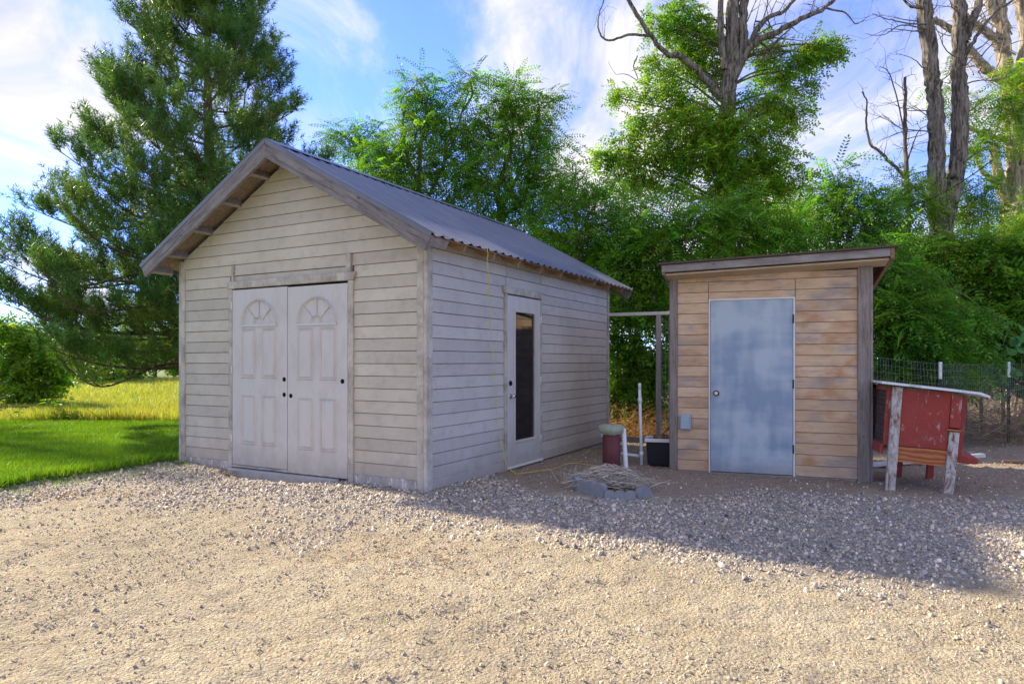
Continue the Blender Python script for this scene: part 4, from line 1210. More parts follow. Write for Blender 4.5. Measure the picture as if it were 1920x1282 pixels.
# wire fence on the right with steel posts
fen = empty('wire_fence', (0, 0, 0))
tag(fen, 'welded wire fence on dark steel posts with white tops', 'fence')
fp = [np.array([4.3, 10.4]), np.array([5.25, 10.05]), np.array([6.35, 10.1]), np.array([8.2, 11.25]), np.array([10.6, 12.2]), np.array([13, 13.0])]
ft = [1.40, 1.38, 1.26, 1.26, 1.28, 1.28]
for i, (q, h) in enumerate(zip(fp, ft)):
    zg = float(hz(min(q[0], 9), min(q[1], 12)))
    po = MB().box(-0.02, 0.02, -0.006, 0.006, zg - 0.1, h - 0.22).box(-0.006, 0.006, 0.0065, 0.04, zg - 0.1, h - 0.22).build('post', MAT['post_green'], fen, loc=(q[0], q[1] + 0.02, 0))
    MB().box(-0.021, 0.021, -0.007, 0.007, h - 0.219, h + 0.03).box(-0.007, 0.007, 0.0075, 0.041, h - 0.219, h + 0.03).build('post_top', MAT['post_white'], po)
m = TB()
for i in range(len(fp) - 1):
    a, b = fp[i], fp[i+1]; ln = np.linalg.norm(b - a); nv = int(ln / 0.052)
    for k in range(nv):
        t = k / nv; q = a + (b - a) * t; h = ft[i] + (ft[i+1] - ft[i]) * t
        bow = 0.03 * math.sin(t * 9 + i)
        m.add(np.array([(q[0], q[1], -0.03), (q[0] + bow, q[1] - 0.02, 0.6), (q[0] + 0.02 * math.sin(t * 14), q[1], h)]), 0.0017, 3)
    for r_ in range(14):
        P = []
        for t in np.linspace(0, 1, 9):
            q = a + (b - a) * t; h = ft[i] + (ft[i+1] - ft[i]) * t
            P.append((q[0], q[1] - 0.004, 0.0 + h * r_ / 13 - 0.012 * math.sin(math.pi * t) * (r_ > 3)))
        m.add(np.array(P), 0.0017, 3)
m.build('wire_mesh', MAT['wire'], fen)

# old boards lying behind the hutch
def plank(x, y, ln, w, t, rz, ry, mat, label, z=0.0):
    e = MB().hexa([(0,0,0),(ln,0.01,0),(ln,w,0),(0,w-0.01,0),(0,0,t),(ln-0.02,0.01,t),(ln,w,t),(0.01,w-0.01,t)]).build('loose_board', MAT[mat], None, 0.004)
    e.location = (x, y, float(hz(x, y)) + 0.012 + z); e.rotation_euler = (0, ry, rz)
    tag(e, label, 'board')
plank(4.45, 8.55, 1.95, 0.09, 0.05, R(16), R(-1.5), 'old_white_wood', 'long peeling white board lying on gravel behind the red hutch')
plank(5.55, 9.15, 1.2, 0.05, 0.03, R(28), R(-1.0), 'grey_wood', 'thin grey stick of lumber lying beyond the white board')
plank(6.4, 8.9, 1.3, 0.05, 0.035, R(-4), 0, 'rafter_wood', 'dark stick lying on gravel in front of the fence')

# dead weed at the door step
def sprig_tuft(name, c, n, h, spread, mat, label, cat, rad=0.002):
    tb = TB()
    for i in range(n):
        a = rng.uniform(0, 2*math.pi); s = rng.random() * spread
        p = np.array(c) + [rng.normal(0, spread * .3), rng.normal(0, spread * .3), 0]
        d = np.array([math.cos(a) * s, math.sin(a) * s, h * rng.uniform(0.4, 1.0)])
        tb.add(np.array([p, p + d * [0.4, 0.4, 0.6], p + d]), [rad, rad * .8, rad * .4], 3)
    V = np.concatenate(tb.V)
    o = mesh_uniform(name, V, np.concatenate(tb.F), MAT[mat], col=np.repeat(rng.uniform(0.6, 1.1, (len(V) // 9, 1)) * np.ones((1, 3)), 9, 0))
    return tag(o, label, cat)
q = shed_pt(-S3 + 0.10, -0.20, 0); sprig_tuft('dead_weed', (q[0], q[1], float(hz(q[0], q[1])) - 0.01), 90, 0.10, 0.14, 'dry_brush', 'small brown dead weed by the concrete door step', 'weed')
q = shed_pt(-W + 0.1, -0.12, 0); sprig_tuft('green_weed', (q[0], q[1], float(hz(q[0], q[1]))), 60, 0.07, 0.16, 'lawn_blade', 'low green weed at the left corner of the gable shed', 'weed')
def ochre(px, py, label, n=120, s=0.25):
    q = at(px, py, FPX * (CAM_H - 0.03) / (py - HOR)); tb = TB()
    for i in range(n):
        x = q[0] + rng.normal(0, s); y = q[1] + rng.normal(0, s * .6); a = rng.uniform(0, math.pi); l = rng.uniform(0.02, 0.07)
        z = float(hz(x, y) + fine(x, y)) + 0.012; d = np.array([math.cos(a), math.sin(a), rng.normal(0, .1)]) * l
        tb.add(np.array([[x, y, z], [x, y, z + .006] + d / 2, [x, y, z] + d]), 0.002, 3)
    V = np.concatenate(tb.V)
    tag(mesh_uniform('dry_needles', V, np.concatenate(tb.F), MAT['dry_brush'], col=np.repeat(rng.uniform(0.8, 1.3, (len(V) // 9, 1)) * np.array([[1.4, .9, .6]]), 9, 0)), label, 'litter', kind='stuff')
ochre(140, 932, 'patch of rusty dry pine needles on gravel by the lawn')
ochre(770, 1035, 'thin scatter of dry needles where gravel meets sand', 90, 0.3)

# ------------------------------------------------------------------ trees and plants
def frond_template(pairs=6, ll=0.19, lw=0.085, droop=0.30):
    V = []
    def leaf(p, d, l, w):
        d = d / np.linalg.norm(d); s = np.cross(d, [0, 0, 1.0]); s /= np.linalg.norm(s)
        V.extend([p, p + d * l * 0.5 + s * w / 2, p + d * l - np.array([0, 0, 0.15 * l]), p + d * l * 0.5 - s * w / 2])
    for k in range(pairs):
        t = 0.18 + 0.74 * k / (pairs - 1)
        c = np.array([t, 0, -droop * t * t])
        sc = 1 - 0.35 * abs(t - 0.5)
        for sy in (-1, 1):
            leaf(c, np.array([0.42, sy * 0.9, 0.06]), ll * sc, lw * sc)
    leaf(np.array([0.95, 0, -droop * 0.9]), np.array([1.0, 0, -0.4]), ll, lw)
    return np.array(V)
FR_FINE = frond_template(8, 0.15, 0.066, 0.38)
FR_MED = frond_template(4, 0.29, 0.155)
FR_LEAF = frond_template(3, 0.42, 0.25, 0.2)      # broader alternate leaves for shrubs

def unit(v): return v / (np.linalg.norm(v, axis=-1, keepdims=True) + 1e-9)

def fronds(name, P, D, S, tmpl, mat, parent, hue=0.10):
    P = np.asarray(P); n = len(P); D = unit(np.asarray(D))
    up = np.array([0, 0, 1.0]) + rng.normal(0, 0.45, (n, 3))
    Rr = unit(np.cross(up, D)); U = np.cross(D, Rr)
    T = tmpl
    V = P[:, None] + np.asarray(S)[:, None, None] * (T[None, :, 0:1] * D[:, None] + T[None, :, 1:2] * Rr[:, None] + T[None, :, 2:3] * U[:, None])
    k = len(T)
    V = V + rng.normal(0, 0.004, V.shape)
    F = np.arange(n * k).reshape(-1, 4)
    c = np.clip(rng.normal(1, 0.27, (n, 1)), 0.45, 1.8) * np.array([[1, 1, 1]]) * (1 + rng.normal(0, hue, (n, 3)) * np.array([[1.6, .6, .5]]))
    return mesh_uniform(name, V.reshape(-1, 3), F, mat, parent, col=np.clip(np.repeat(c, k, 0), 0.2, 2.2))

DENS = 0.98
def crown(tree, clusters, base_pts, tmpl, mat, fsize=0.24, per=9, twig_mat='twig_bark', name='crown', limbs=True, limb_r=0.03, droop=0.15):
    """clusters: (centre xyz, radii xyz, twigs). Limbs run from the nearest trunk point, fronds sit on the twigs."""
    P = []; D = []; S = []; tb = TB(); base_pts = np.asarray(base_pts, float)
    if tmpl is FR_FINE: fsize, per = fsize * 1.7, 6
    for (c, r, nt) in clusters:
        nt = int(nt * DENS)
        c = np.array(c, float); r = np.array(r, float)
        if limbs:
            low = base_pts[base_pts[:, 2] < c[2] + 0.2]
            low = low if len(low) else base_pts[:1]
            b = low[np.argmin(np.linalg.norm(low - (c - [0, 0, r[2] * 0.5 + 0.5]), axis=1))]
            mid = (b + c) / 2 + np.array([rng.normal(0, .12), rng.normal(0, .12), 0.12 - 0.1 * rng.random()])
            pth = smooth_path([b, mid, c], 5)
            tb.add(pth, np.linspace(limb_r, limb_r * 0.4, len(pth)), 5)
        d = unit(rng.normal(0, 1, (nt, 3))); rad = rng.uniform(0.35, 1.0, (nt, 1)) ** 0.6
        tips = c + d * rad * r
        for tip in tips:
            st = c + (tip - c) * rng.uniform(0.1, 0.45) + rng.normal(0, 0.05, 3)
            dirv = unit(tip - st); m = (st + tip) / 2 + rng.normal(0, 0.05, 3)
            tb.add(np.array([st, m, tip]), [0.007, 0.005, 0.002], 3)
            t = rng.uniform(0.15, 1.0, per)[:, None]
            pos = st + (tip - st) * t + rng.normal(0, 0.06, (per, 3))
            dd = dirv * 0.7 + rng.normal(0, 0.65, (per, 3)); dd[:, 2] = dd[:, 2] * 0.6 - droop
            P.append(pos); D.append(dd); S.append(rng.uniform(0.65, 1.35, per) * fsize * 1.02)
    fronds(name, np.concatenate(P), np.concatenate(D), np.concatenate(S), tmpl, MAT[mat], tree)
    tb.build('limbs', MAT[twig_mat], tree)

def cl(px, py, Y, rx, rz, n, ry=None, jit=0.0):
    """crown clump seen at a photo pixel, standing Y metres away; radii in metres"""
    return (at(px, py, Y + (random.uniform(-jit, jit) if jit else 0)), (rx, ry if ry else (rx + rz) / 2, rz), n)

def dead_branch(tb, p, d, ln, r, depth, kink=0.35, sides=5):
    """crooked bare branch with side twigs"""
    n = max(4, int(ln / 0.16)); P = [np.array(p, float)]; d = unit(np.array(d, float))
    for i in range(n):
        d = unit(d + rng.normal(0, kink * 0.45, 3) + np.array([0, 0, 0.03])); P.append(P[-1] + d * ln / n)
        if depth > 0 and i > 0 and rng.random() < 0.55:
            sd_ = unit(d + rng.normal(0, 0.9, 3)); dead_branch(tb, P[-1], sd_, ln * rng.uniform(0.25, 0.55), r * (1 - i / n) * 0.55 + 0.002, depth - 1, kink, 3)
    tb.add(np.array(P), np.linspace(r, max(0.0025, r * 0.15), len(P)), sides)

def limb(tb, pts, r0, r1, sides=8, rough=0.10, twigs=0, tl=0.8, depth=1, n=6, seed=0):
    P = smooth_path(pts, n)
    P[1:-1] += rng.normal(0, min(r0 * 0.18, 0.012), (len(P) - 2, 3))
    rad = np.linspace(r0, r1, len(P))
    tb.add(P, rad, sides * 2 if r0 > 0.1 else sides, rough=rough, seed=seed)
    for i in range(twigs):
        k = rng.integers(len(P) // 5, len(P)); d = unit(rng.normal(0, 1, 3) + np.array([0, -0.1, 0.5]))
        dead_branch(tb, P[k], d, tl * rng.uniform(0.5, 1.2), max(0.006, rad[k] * 0.3), depth)
    return P

# ---- pine behind the gable shed
def pine():
    bx, by = -5.83, 13.25
    e = empty('pine_tree', (bx, by, -0.02)); tag(e, 'tall bushy green pine behind the left side of the gable shed', 'tree')
    H = 9.1
    zz = np.linspace(0, H, 26); tp = np.stack([0.10 * np.sin(zz * 0.7), 0.06 * np.cos(zz), zz], -1)
    tb = TB(); tb.add(tp, np.interp(zz, [0, 0.4, 5, H], [0.21, 0.17, 0.10, 0.02]), 14, rough=0.10, seed=3)
    tb.build('trunk', MAT['pine_bark'], e)
    br = TB(); P = []; D = []
    prof_z = [0.9, 1.5, 2.6, 3.6, 4.6, 5.6, 6.6, 7.6, 8.4, 9.0]
    prof_r = [2.5, 3.0, 2.95, 2.6, 2.3, 1.95, 1.5, 1.05, 0.65, 0.3]
    z = 1.45; k = 0
    while z < H - 0.1:
        nb = 8 if z < 4.8 else 5
        a0 = rng.uniform(0, 6.28)
        for b in range(nb):
            a = a0 + b * 2 * math.pi / nb + rng.normal(0, 0.22)
            zb0 = z; z = z + rng.uniform(-0.17, 0.17)
            r = np.interp(z, prof_z, prof_r) * rng.uniform(0.66, 1.05)
            left = -math.cos(a)      # +1 towards -X
            r *= 1 + 0.24 * left * np.interp(z, [1, 2.4, 3.2, 4.6, 8], [1.5, 1.5, 1.0, 0.6, 0.1])
            h = np.array([math.cos(a), math.sin(a), 0])
            rise = np.interp(z, [1, 3, 6, 9], [-0.12, 0.04, 0.28, 0.7]) + rng.normal(0, 0.07)
            p0 = np.array([0.10 * math.sin(z * 0.7), 0.06 * math.cos(z), z])
            pts = [p0, p0 + h * r * 0.4 + [rng.normal(0, .10), rng.normal(0, .10), r * 0.4 * rise + rng.normal(-0.03, 0.12)], p0 + h * r * 0.75 + [rng.normal(0, .12), rng.normal(0, .12), r * 0.75 * rise + rng.normal(0, 0.10)], p0 + h * r + [0, 0, r * rise + 0.22 + 0.08 * r]]
            bp = smooth_path(pts, 6); br.add(bp, np.linspace(0.013 + 0.007 * r, 0.006, len(bp)), 5)
            nsub = int(5 + r * (6.6 if z < 4.5 else 4.6))
            for s in range(nsub):
                t = (0.10 + 0.90 * ((s + rng.random()) / nsub)) if z < 4.5 else (0.25 + 0.75 * ((s + rng.random()) / nsub) ** 0.55)
                i = min(len(bp) - 2, int(t * (len(bp) - 1))); o = bp[i]; tan_ = unit(bp[i + 1] - bp[i])
                sd_ = unit(np.cross(tan_, [0, 0, 1.0])) * (1 if s % 2 else -1)
                ln = (0.30 + 0.34 * (1 - t) * r * 0.6) * rng.uniform(0.7, 1.25)
                d = unit(tan_ * 0.75 + sd_ * 0.75 + [0, 0, 0.30] + rng.normal(0, 0.15, 3))
                sp_ = np.array([o, o + d * ln * 0.55, o + d * ln + [0, 0, 0.10 * ln + 0.05]])
                br.add(sp_, [0.008, 0.006, 0.004], 3)
                for q in range(7 if t > 0.5 else 4):       # upright bottle-brush shoots
                    pp = o + (sp_[2] - o) * rng.uniform(0.35, 1.0)
                    P.append(pp + rng.normal(0, 0.05, 3)); D.append(d * 0.55 + [0, 0, 0.75] + rng.normal(0, 0.38, 3))
            P.append(bp[-1]); D.append(h * 0.5 + [0, 0, 0.8]); z = zb0
        z += 0.34 if z < 7 else 0.27; k += 1
    for zt in (H - 0.15, H, H + 0.12):
        P.append(np.array([0, 0, zt])); D.append(np.array([rng.normal(0, .1), 0, 1.0]))
    br.build('branches', MAT['pine_bark'], e)
    needles('needles', np.array(P), np.array(D), 31, 0.125, 0.32, 0.013, MAT['pine_needle'], e, 1.0)
    return e
def needles(name, P, D, per, ln, shoot, w, mat, parent, spread=0.75):
    n = len(P); D = unit(D)
    ref = np.where(np.abs(D[:, :1]) < 0.8, np.array([[1.0, 0, 0]]), np.array([[0, 1.0, 0]]))
    A = unit(np.cross(D, ref)); B = np.cross(D, A)
    a = rng.uniform(0, 2 * np.pi, (n, per)); t = rng.uniform(0, 1, (n, per))
    rad = (np.cos(a)[..., None] * A[:, None] + np.sin(a)[..., None] * B[:, None])
    dirn = D[:, None] * rng.uniform(0.5, 1.1, (n, per, 1)) + rad * spread
    dirn = unit(dirn)
    base = P[:, None] + D[:, None] * (t * shoot)[..., None]
    L_ = ln * rng.uniform(0.75, 1.15, (n, per, 1))
    side = unit(np.cross(dirn, rng.normal(0, 1, (n, per, 3)))) * w / 2
    V = np.stack([base - side, base + side, base + dirn * L_], 2).reshape(-1, 3)
    F = np.arange(len(V)).reshape(-1, 3)
    c = np.clip(rng.normal(1, 0.22, (n, 1, 1)) * rng.normal(1, 0.1, (n, per, 1)), 0.5, 1.7)
    c = np.broadcast_to(c, (n, per, 3)).reshape(-1, 3)
    return mesh_uniform(name, V, F, mat, parent, col=np.repeat(c, 3, 0))
pine()

def spruce():
    # stands just left of the view; its branch tips reach into it and it shades the lawn
    e = empty('spruce_tree', (-11.05, 12.1, 0.0)); tag(e, 'spruce at the edge of the lawn with only its twig tips showing', 'tree')
    tb = TB(); H = 5.4; zz = np.linspace(0, H, 14)
    tb.add(np.stack([0 * zz, 0 * zz, zz], -1), np.linspace(0.13, 0.015, 14), 10, rough=0.08); tb.build('trunk', MAT['pine_bark'], e)
    br = TB(); P = []; D = []
    z = 0.5
    while z < H:
        a0 = rng.uniform(0, 6.28)
        for b in range(7):
            a = a0 + b * 0.9; r = (1.85 * (1 - z / (H + .3)) + 0.1) * rng.uniform(0.8, 1.12); h = np.array([math.cos(a), math.sin(a), 0])
            p0 = np.array([0, 0, z]); tip = p0 + h * r + [0, 0, -0.05 * r]
            br.add(np.array([p0, p0 + h * r * .5 + [0, 0, -0.06 * r], tip]), [0.02, 0.012, 0.005], 4)
            for t in np.linspace(0.25, 1, max(3, int(r / 0.11))):
                for s in (-1, 1):
                    o = p0 + (tip - p0) * t; dd = h * 0.8 + s * np.array([-h[1], h[0], 0]) * 0.8 + [0, 0, rng.normal(0.05, .15)]
                    for q in range(2): P.append(o + dd * 0.13 * q * (1.4 - t)); D.append(dd)
        z += 0.24
    br.build('branches', MAT['pine_bark'], e)
    needles('needles', np.array(P), np.array(D), 15, 0.045, 0.17, 0.009, MAT['spruce_needle'], e, 0.9)
spruce()

# ---- young locusts behind the gable shed
def locust(name, label, trunk_pts, r0, clusters, tmpl=FR_FINE, mat='locust_leaf', fsize=0.25, per=9, extra=(), limb_r=0.03, bark_='locust_bark', droop=0.15):
    b = np.array(trunk_pts[0], float)
    e = empty(name, tuple(b)); tag(e, label, 'tree')
    tb = TB(); base = []
    for pts, ra, rb in [(trunk_pts, r0, r0 * 0.25)] + list(extra):
        P = limb(tb, np.array(pts, float) - b, ra, rb, 9, 0.10); base.append(P)
    tb.build('trunk', MAT[bark_], e)
    crown(e, [(np.array(c) - b, r, n) for c, r, n in clusters], np.concatenate(base), tmpl, mat, fsize, per, limb_r=limb_r, droop=droop)
    return e
def gp(px, Y): p = at(px, 800, Y); p[2] = -0.05; return p
Y = 15.2
locust('locust_tree', 'slender young locust with airy feathery crown above the metal roof ridge',
  [gp(800, Y), at(790, 480, Y), at(785, 380, Y), at(790, 280, Y), at(800, 190, Y)], 0.085,
  [cl(775,165,Y,.55,.38,26), cl(800,180,Y,.35,.35,14), cl(880,150,Y-.3,.38,.45,22), cl(800,230,Y,.50,.42,26), cl(800,255,Y-.2,.6,.4,28), cl(730,270,Y,.55,.36,22), cl(790,310,Y+.2,.85,.42,40), cl(730,330,Y-.2,.65,.35,30), cl(820,360,Y,.9,.4,40), cl(750,380,Y+.2,.7,.35,26), cl(860,260,Y+.2,.6,.5,32), cl(760,430,Y+.3,.8,.45,24), cl(840,215,Y+.2,.5,.45,26), cl(850,310,Y+.1,.7,.5,36), cl(700,290,Y+.2,.55,.4,24), cl(690,350,Y+.2,.6,.4,26), cl(820,400,Y+.4,.8,.5,30), cl(775,210,Y,.45,.4,20)],
  mat='locust_leaf', extra=[([at(787,400,Y), at(840,290,Y), at(880,170,Y-.3)], 0.045, 0.012), ([at(788,360,Y), at(755,260,Y), at(765,180,Y)], 0.04, 0.01)])
Y = 14.9
locust('locust_tree', 'young locust with dark forked stem rising behind the middle of the metal roof',
  [gp(940, Y), at(940, 420, Y), at(932, 360, Y), at(955, 290, Y), at(965, 200, Y)], 0.10,
  [cl(965,165,Y,.42,.42,24), cl(1010,195,Y-.2,.55,.36,30), cl(935,200,Y,.45,.35,24), cl(975,235,Y,.7,.40,36), cl(1000,290,Y+.2,.62,.45,34), cl(920,270,Y+.1,.6,.42,30), cl(900,320,Y,.65,.36,30), cl(960,340,Y+.2,.75,.42,38), cl(1020,360,Y,.6,.4,30), cl(900,400,Y+.2,.7,.42,30), cl(975,410,Y-.2,.7,.42,32), cl(870,345,Y+.4,.55,.4,22), cl(905,235,Y+.1,.5,.45,26), cl(1035,245,Y-.1,.42,.36,20), cl(950,290,Y-.3,.6,.42,32), cl(1040,320,Y,.5,.4,26), cl(930,370,Y-.3,.7,.42,34), cl(1000,390,Y-.4,.6,.4,30)],
  mat='locust_leaf', extra=[([at(938,400,Y), at(970,330,Y), at(1000,270,Y), at(1010,200,Y)], 0.05, 0.012)])
Y = 16.5
locust('locust_tree', 'small wispy locust showing just right of the roof apex',
  [gp(670, Y), at(668, 420, Y), at(672, 330, Y), at(675, 260, Y)], 0.06,
  [cl(645,258,Y,.45,.32,24), cl(690,243,Y-.2,.42,.28,22), cl(665,285,Y,.62,.3,26), cl(715,310,Y,.5,.35,22), cl(690,350,Y,.7,.4,26), cl(730,370,Y,.7,.4,26)], mat='locust_leaf_cool')
Y = 13.6
locust('locust_tree', 'low leafy locust filling the space over the far end of the metal roof',
  [gp(1090, Y), at(1085, 520, Y), at(1080, 430, Y), at(1075, 370, Y)], 0.07,
  [cl(1085,345,Y,.48,.30,22), cl(1050,385,Y,.55,.36,28), cl(1110,390,Y+.2,.62,.40,34), cl(1040,430,Y-.1,.55,.32,26), cl(1090,450,Y-.2,.65,.40,36), cl(1140,430,Y+.4,.6,.45,34), cl(1150,490,Y-.1,.55,.42,34), cl(1110,500,Y+.2,.6,.4,28), cl(1000,450,Y+.6,.6,.36,24), cl(1130,350,Y+.6,.4,.3,16), cl(1170,400,Y+.8,.55,.42,28), cl(1150,450,Y+.3,.6,.4,30)], mat='locust_leaf', fsize=0.23)

# ---- the big old locust with a dead top
def big_locust():
    Y = 16.0
    b = gp(1362, Y); e = empty('old_locust_tree', tuple(b)); tag(e, 'large old locust with dead bare top limbs and dense lower foliage', 'tree')
    tb = TB(); q = lambda px, py, dy=0.0: at(px, py, Y + dy) - b
    T1_ = limb(tb, [b - b, q(1362, 450), q(1358, 300), q(1364, 190), q(1370, 120), q(1374, 50), q(1378, -60)], 0.19, 0.12, 16, 0.20, seed=1, n=9)
    limb(tb, [q(1362, 170), q(1392, 100), q(1393, 40), q(1398, -60)], 0.11, 0.08, 14, 0.22, seed=2, n=8)
    limb(tb, [q(1358, 130, -.1), q(1352, 60, -.2), q(1350, -40, -.2)], 0.075, 0.05, 10, 0.2, seed=5)
    limb(tb, [q(1352, 185), q(1318, 145, -.3), q(1275, 106, -.5), q(1252, 103, -.6), q(1222, 68, -.8), q(1190, 20, -.9), q(1165, -20, -1)], 0.085, 0.035, 9, 0.12, twigs=3, tl=0.5, seed=3)
    limb(tb, [q(1222, 68, -.8), q(1178, 66, -.8), q(1140, 76, -.8), q(1124, 60, -.8), q(1122, 30, -.8), q(1132, 0, -.8)], 0.035, 0.012, 6, 0.0, twigs=4, tl=0.5)
    limb(tb, [q(1195, 105, -.8), q(1188, 125, -.8), q(1196, 150, -.8), q(1175, 140, -.8), q(1155, 140, -.8)], 0.014, 0.006, 4, 0.0, twigs=3, tl=0.3)
    limb(tb, [q(1375, 150), q(1410, 85, -.2), q(1455, 62, -.4), q(1500, 38, -.5), q(1545, 15, -.5), q(1580, -15, -.5)], 0.085, 0.035, 9, 0.12, twigs=12, tl=0.8, seed=4)
    limb(tb, [q(1400, 90), q(1430, 40, -.1), q(1470, 20, -.1), q(1505, -20, -.1)], 0.07, 0.03, 7, 0.08, twigs=12, tl=0.8)
    limb(tb, [q(1545, 15, -.5), q(1585, 25, -.5), q(1605, 45, -.5), q(1630, 30, -.5)], 0.025, 0.008, 5, 0.0, twigs=3, tl=0.4)
    for i in range(16):
        dead_branch(tb, q(rng.uniform(1385, 1440), rng.uniform(40, 120), 0), [rng.uniform(0.2, 1), rng.normal(0, .4), rng.uniform(-.1, .7)], rng.uniform(0.7, 1.5), 0.022, 2)
    for i in range(14):
        dead_branch(tb, q(rng.uniform(1300, 1400), rng.uniform(180, 370), -.3), [rng.normal(0, 1), -0.4, rng.uniform(-.3, .6)], rng.uniform(0.6, 1.3), 0.014, 2)
    tb.build('trunk', MAT['locust_bark'], e)
    C = [cl(1280,25,Y+.5,.62,.5,34), cl(1235,50,Y+.3,.45,.42,20), cl(1320,60,Y+.6,.5,.5,26), cl(1330,110,Y+.6,.5,.5,24), cl(1275,125,Y+.5,.5,.42,22),
         cl(1440,90,Y+.8,.45,.5,20), cl(1530,100,Y+.3,.62,.40,34), cl(1490,130,Y+.3,.6,.42,32), cl(1560,85,Y+.2,.42,.26,16), cl(1440,130,Y+.6,.5,.4,22), cl(1500,165,Y+.2,.42,.3,16),
         cl(1235,130,Y,.42,.42,20), cl(1215,170,Y,.35,.3,14), cl(1255,190,Y-.2,.52,.5,30), cl(1310,200,Y+.1,.6,.5,32), cl(1165,185,Y-.1,.36,.26,14), cl(1215,235,Y-.2,.52,.42,26),
         cl(1420,205,Y-.1,.62,.42,34), cl(1475,200,Y-.1,.55,.4,28), cl(1500,225,Y-.2,.3,.28,10), cl(1440,250,Y-.4,.6,.42,34),
         cl(1300,240,Y-.5,.72,.42,44), cl(1250,275,Y-.4,.66,.42,38), cl(1170,280,Y-.2,.55,.36,26), cl(1130,292,Y-.1,.36,.26,14), cl(1200,315,Y-.3,.62,.42,32), cl(1350,260,Y-.6,.6,.4,32),
         cl(1390,300,Y-.4,.72,.45,40), cl(1310,305,Y-.6,.72,.42,40), cl(1450,300,Y-.3,.66,.45,36), cl(1480,330,Y-.1,.6,.4,30), cl(1160,340,Y,.5,.36,20), cl(1250,345,Y-.2,.7,.42,32),
         cl(1420,360,Y-.3,.7,.45,36), cl(1340,370,Y-.3,.7,.5,32), cl(1480,385,Y,.6,.5,28), cl(1365,235,Y-.7,.55,.3,30), cl(1340,285,Y-.8,.6,.35,34), cl(1385,340,Y-.8,.6,.4,34), cl(1330,140,Y+.5,.5,.45,26), cl(1290,75,Y+.5,.6,.5,30), cl(1395,400,Y-.7,.6,.4,30)]
    crown(e, [(np.array(c) - b, r, n) for c, r, n in C], T1_, FR_MED, 'locust_leaf_yellow', 0.26, 9, limb_r=0.03)
big_locust()

# ---- trees on the right
def forked_locust():
    Y = 14.6; b = gp(1768, Y); e = empty('forked_locust_tree', tuple(b)); tag(e, 'bare locust trunk forking low into two tall rough-barked stems', 'tree')
    tb = TB(); q = lambda px, py, dy=0.0: at(px, py, Y + dy) - b
    limb(tb, [b - b, q(1767, 560), q(1765, 440), q(1762, 395)], 0.21, 0.19, 18, 0.22, seed=11, n=9)
    A = limb(tb, [q(1760, 420), q(1755, 360), q(1757, 270), q(1752, 190), q(1742, 100), q(1733, 20), q(1731, -60)], 0.155, 0.115, 16, 0.24, seed=12, n=12)
    B = limb(tb, [q(1768, 420), q(1784, 365), q(1796, 290), q(1800, 200), q(1797, 120), q(1800, 40), q(1800, -60)], 0.155, 0.11, 16, 0.24, seed=13, n=12)
    limb(tb, [q(1806, 80), q(1822, 40), q(1836, 0), q(1845, -50)], 0.085, 0.06, 9, 0.15, seed=14)
    limb(tb, [q(1808, 110), q(1830, 70, -.2), q(1862, 28, -.4), q(1905, -5, -.5)], 0.045, 0.02, 7, 0.1, twigs=5, tl=0.6)
    limb(tb, [q(1735, 15), q(1708, 12, -.2), q(1690, -5, -.3)], 0.04, 0.02, 6, 0.0, twigs=4, tl=0.5)
    for (px, py, dx) in ((1742, 60, -1), (1745, 130, -1), (1748, 45, -1), (1757, 210, -1), (1745, 225, -1), (1795, 60, 1), (1805, 130, 1), (1806, 160, 1), (1800, 230, 1), (1752, 250, -1), (1800, 30, -1), (1746, 20, 1), (1800, 110, -1), (1755, 160, 1)):
        dead_branch(tb, q(px, py, -.1), [dx, rng.normal(0, .5), rng.uniform(0, .8)], rng.uniform(0.6, 1.5), 0.016, 2)
    limb(tb, [q(1738, 46, -.15), q(1700, 44, -.3), q(1660, 35, -.4), q(1635, 26, -.4)], 0.02, 0.006, 5, 0, twigs=4, tl=0.4)
    limb(tb, [q(1735, 55, -.15), q(1690, 48, -.3), q(1655, 66, -.4), q(1622, 64, -.4)], 0.018, 0.005, 5, 0, twigs=3, tl=0.4)
    tb.build('trunk', MAT['locust_bark'], e)
    C = [cl(1770,155,Y+.9,.3,.4,10), cl(1820,190,Y+.8,.45,.4,16), cl(1785,215,Y+.7,.3,.3,8), cl(1855,280,Y+.6,.55,.32,24), cl(1830,265,Y+.6,.4,.3,14), cl(1700,345,Y-.3,.55,.30,28), cl(1730,380,Y-.3,.5,.35,24), cl(1680,370,Y-.2,.4,.28,18),
         cl(1830,350,Y+.3,.6,.36,34), cl(1850,390,Y+.3,.6,.42,34), cl(1810,400,Y+.2,.6,.42,34), cl(1775,330,Y+.5,.4,.3,14)]
    crown(e, [(np.array(c) - b, r, n) for c, r, n in C], np.concatenate([A, B]), FR_FINE, 'locust_leaf_yellow', 0.23, 9, limb_r=0.02)
forked_locust()

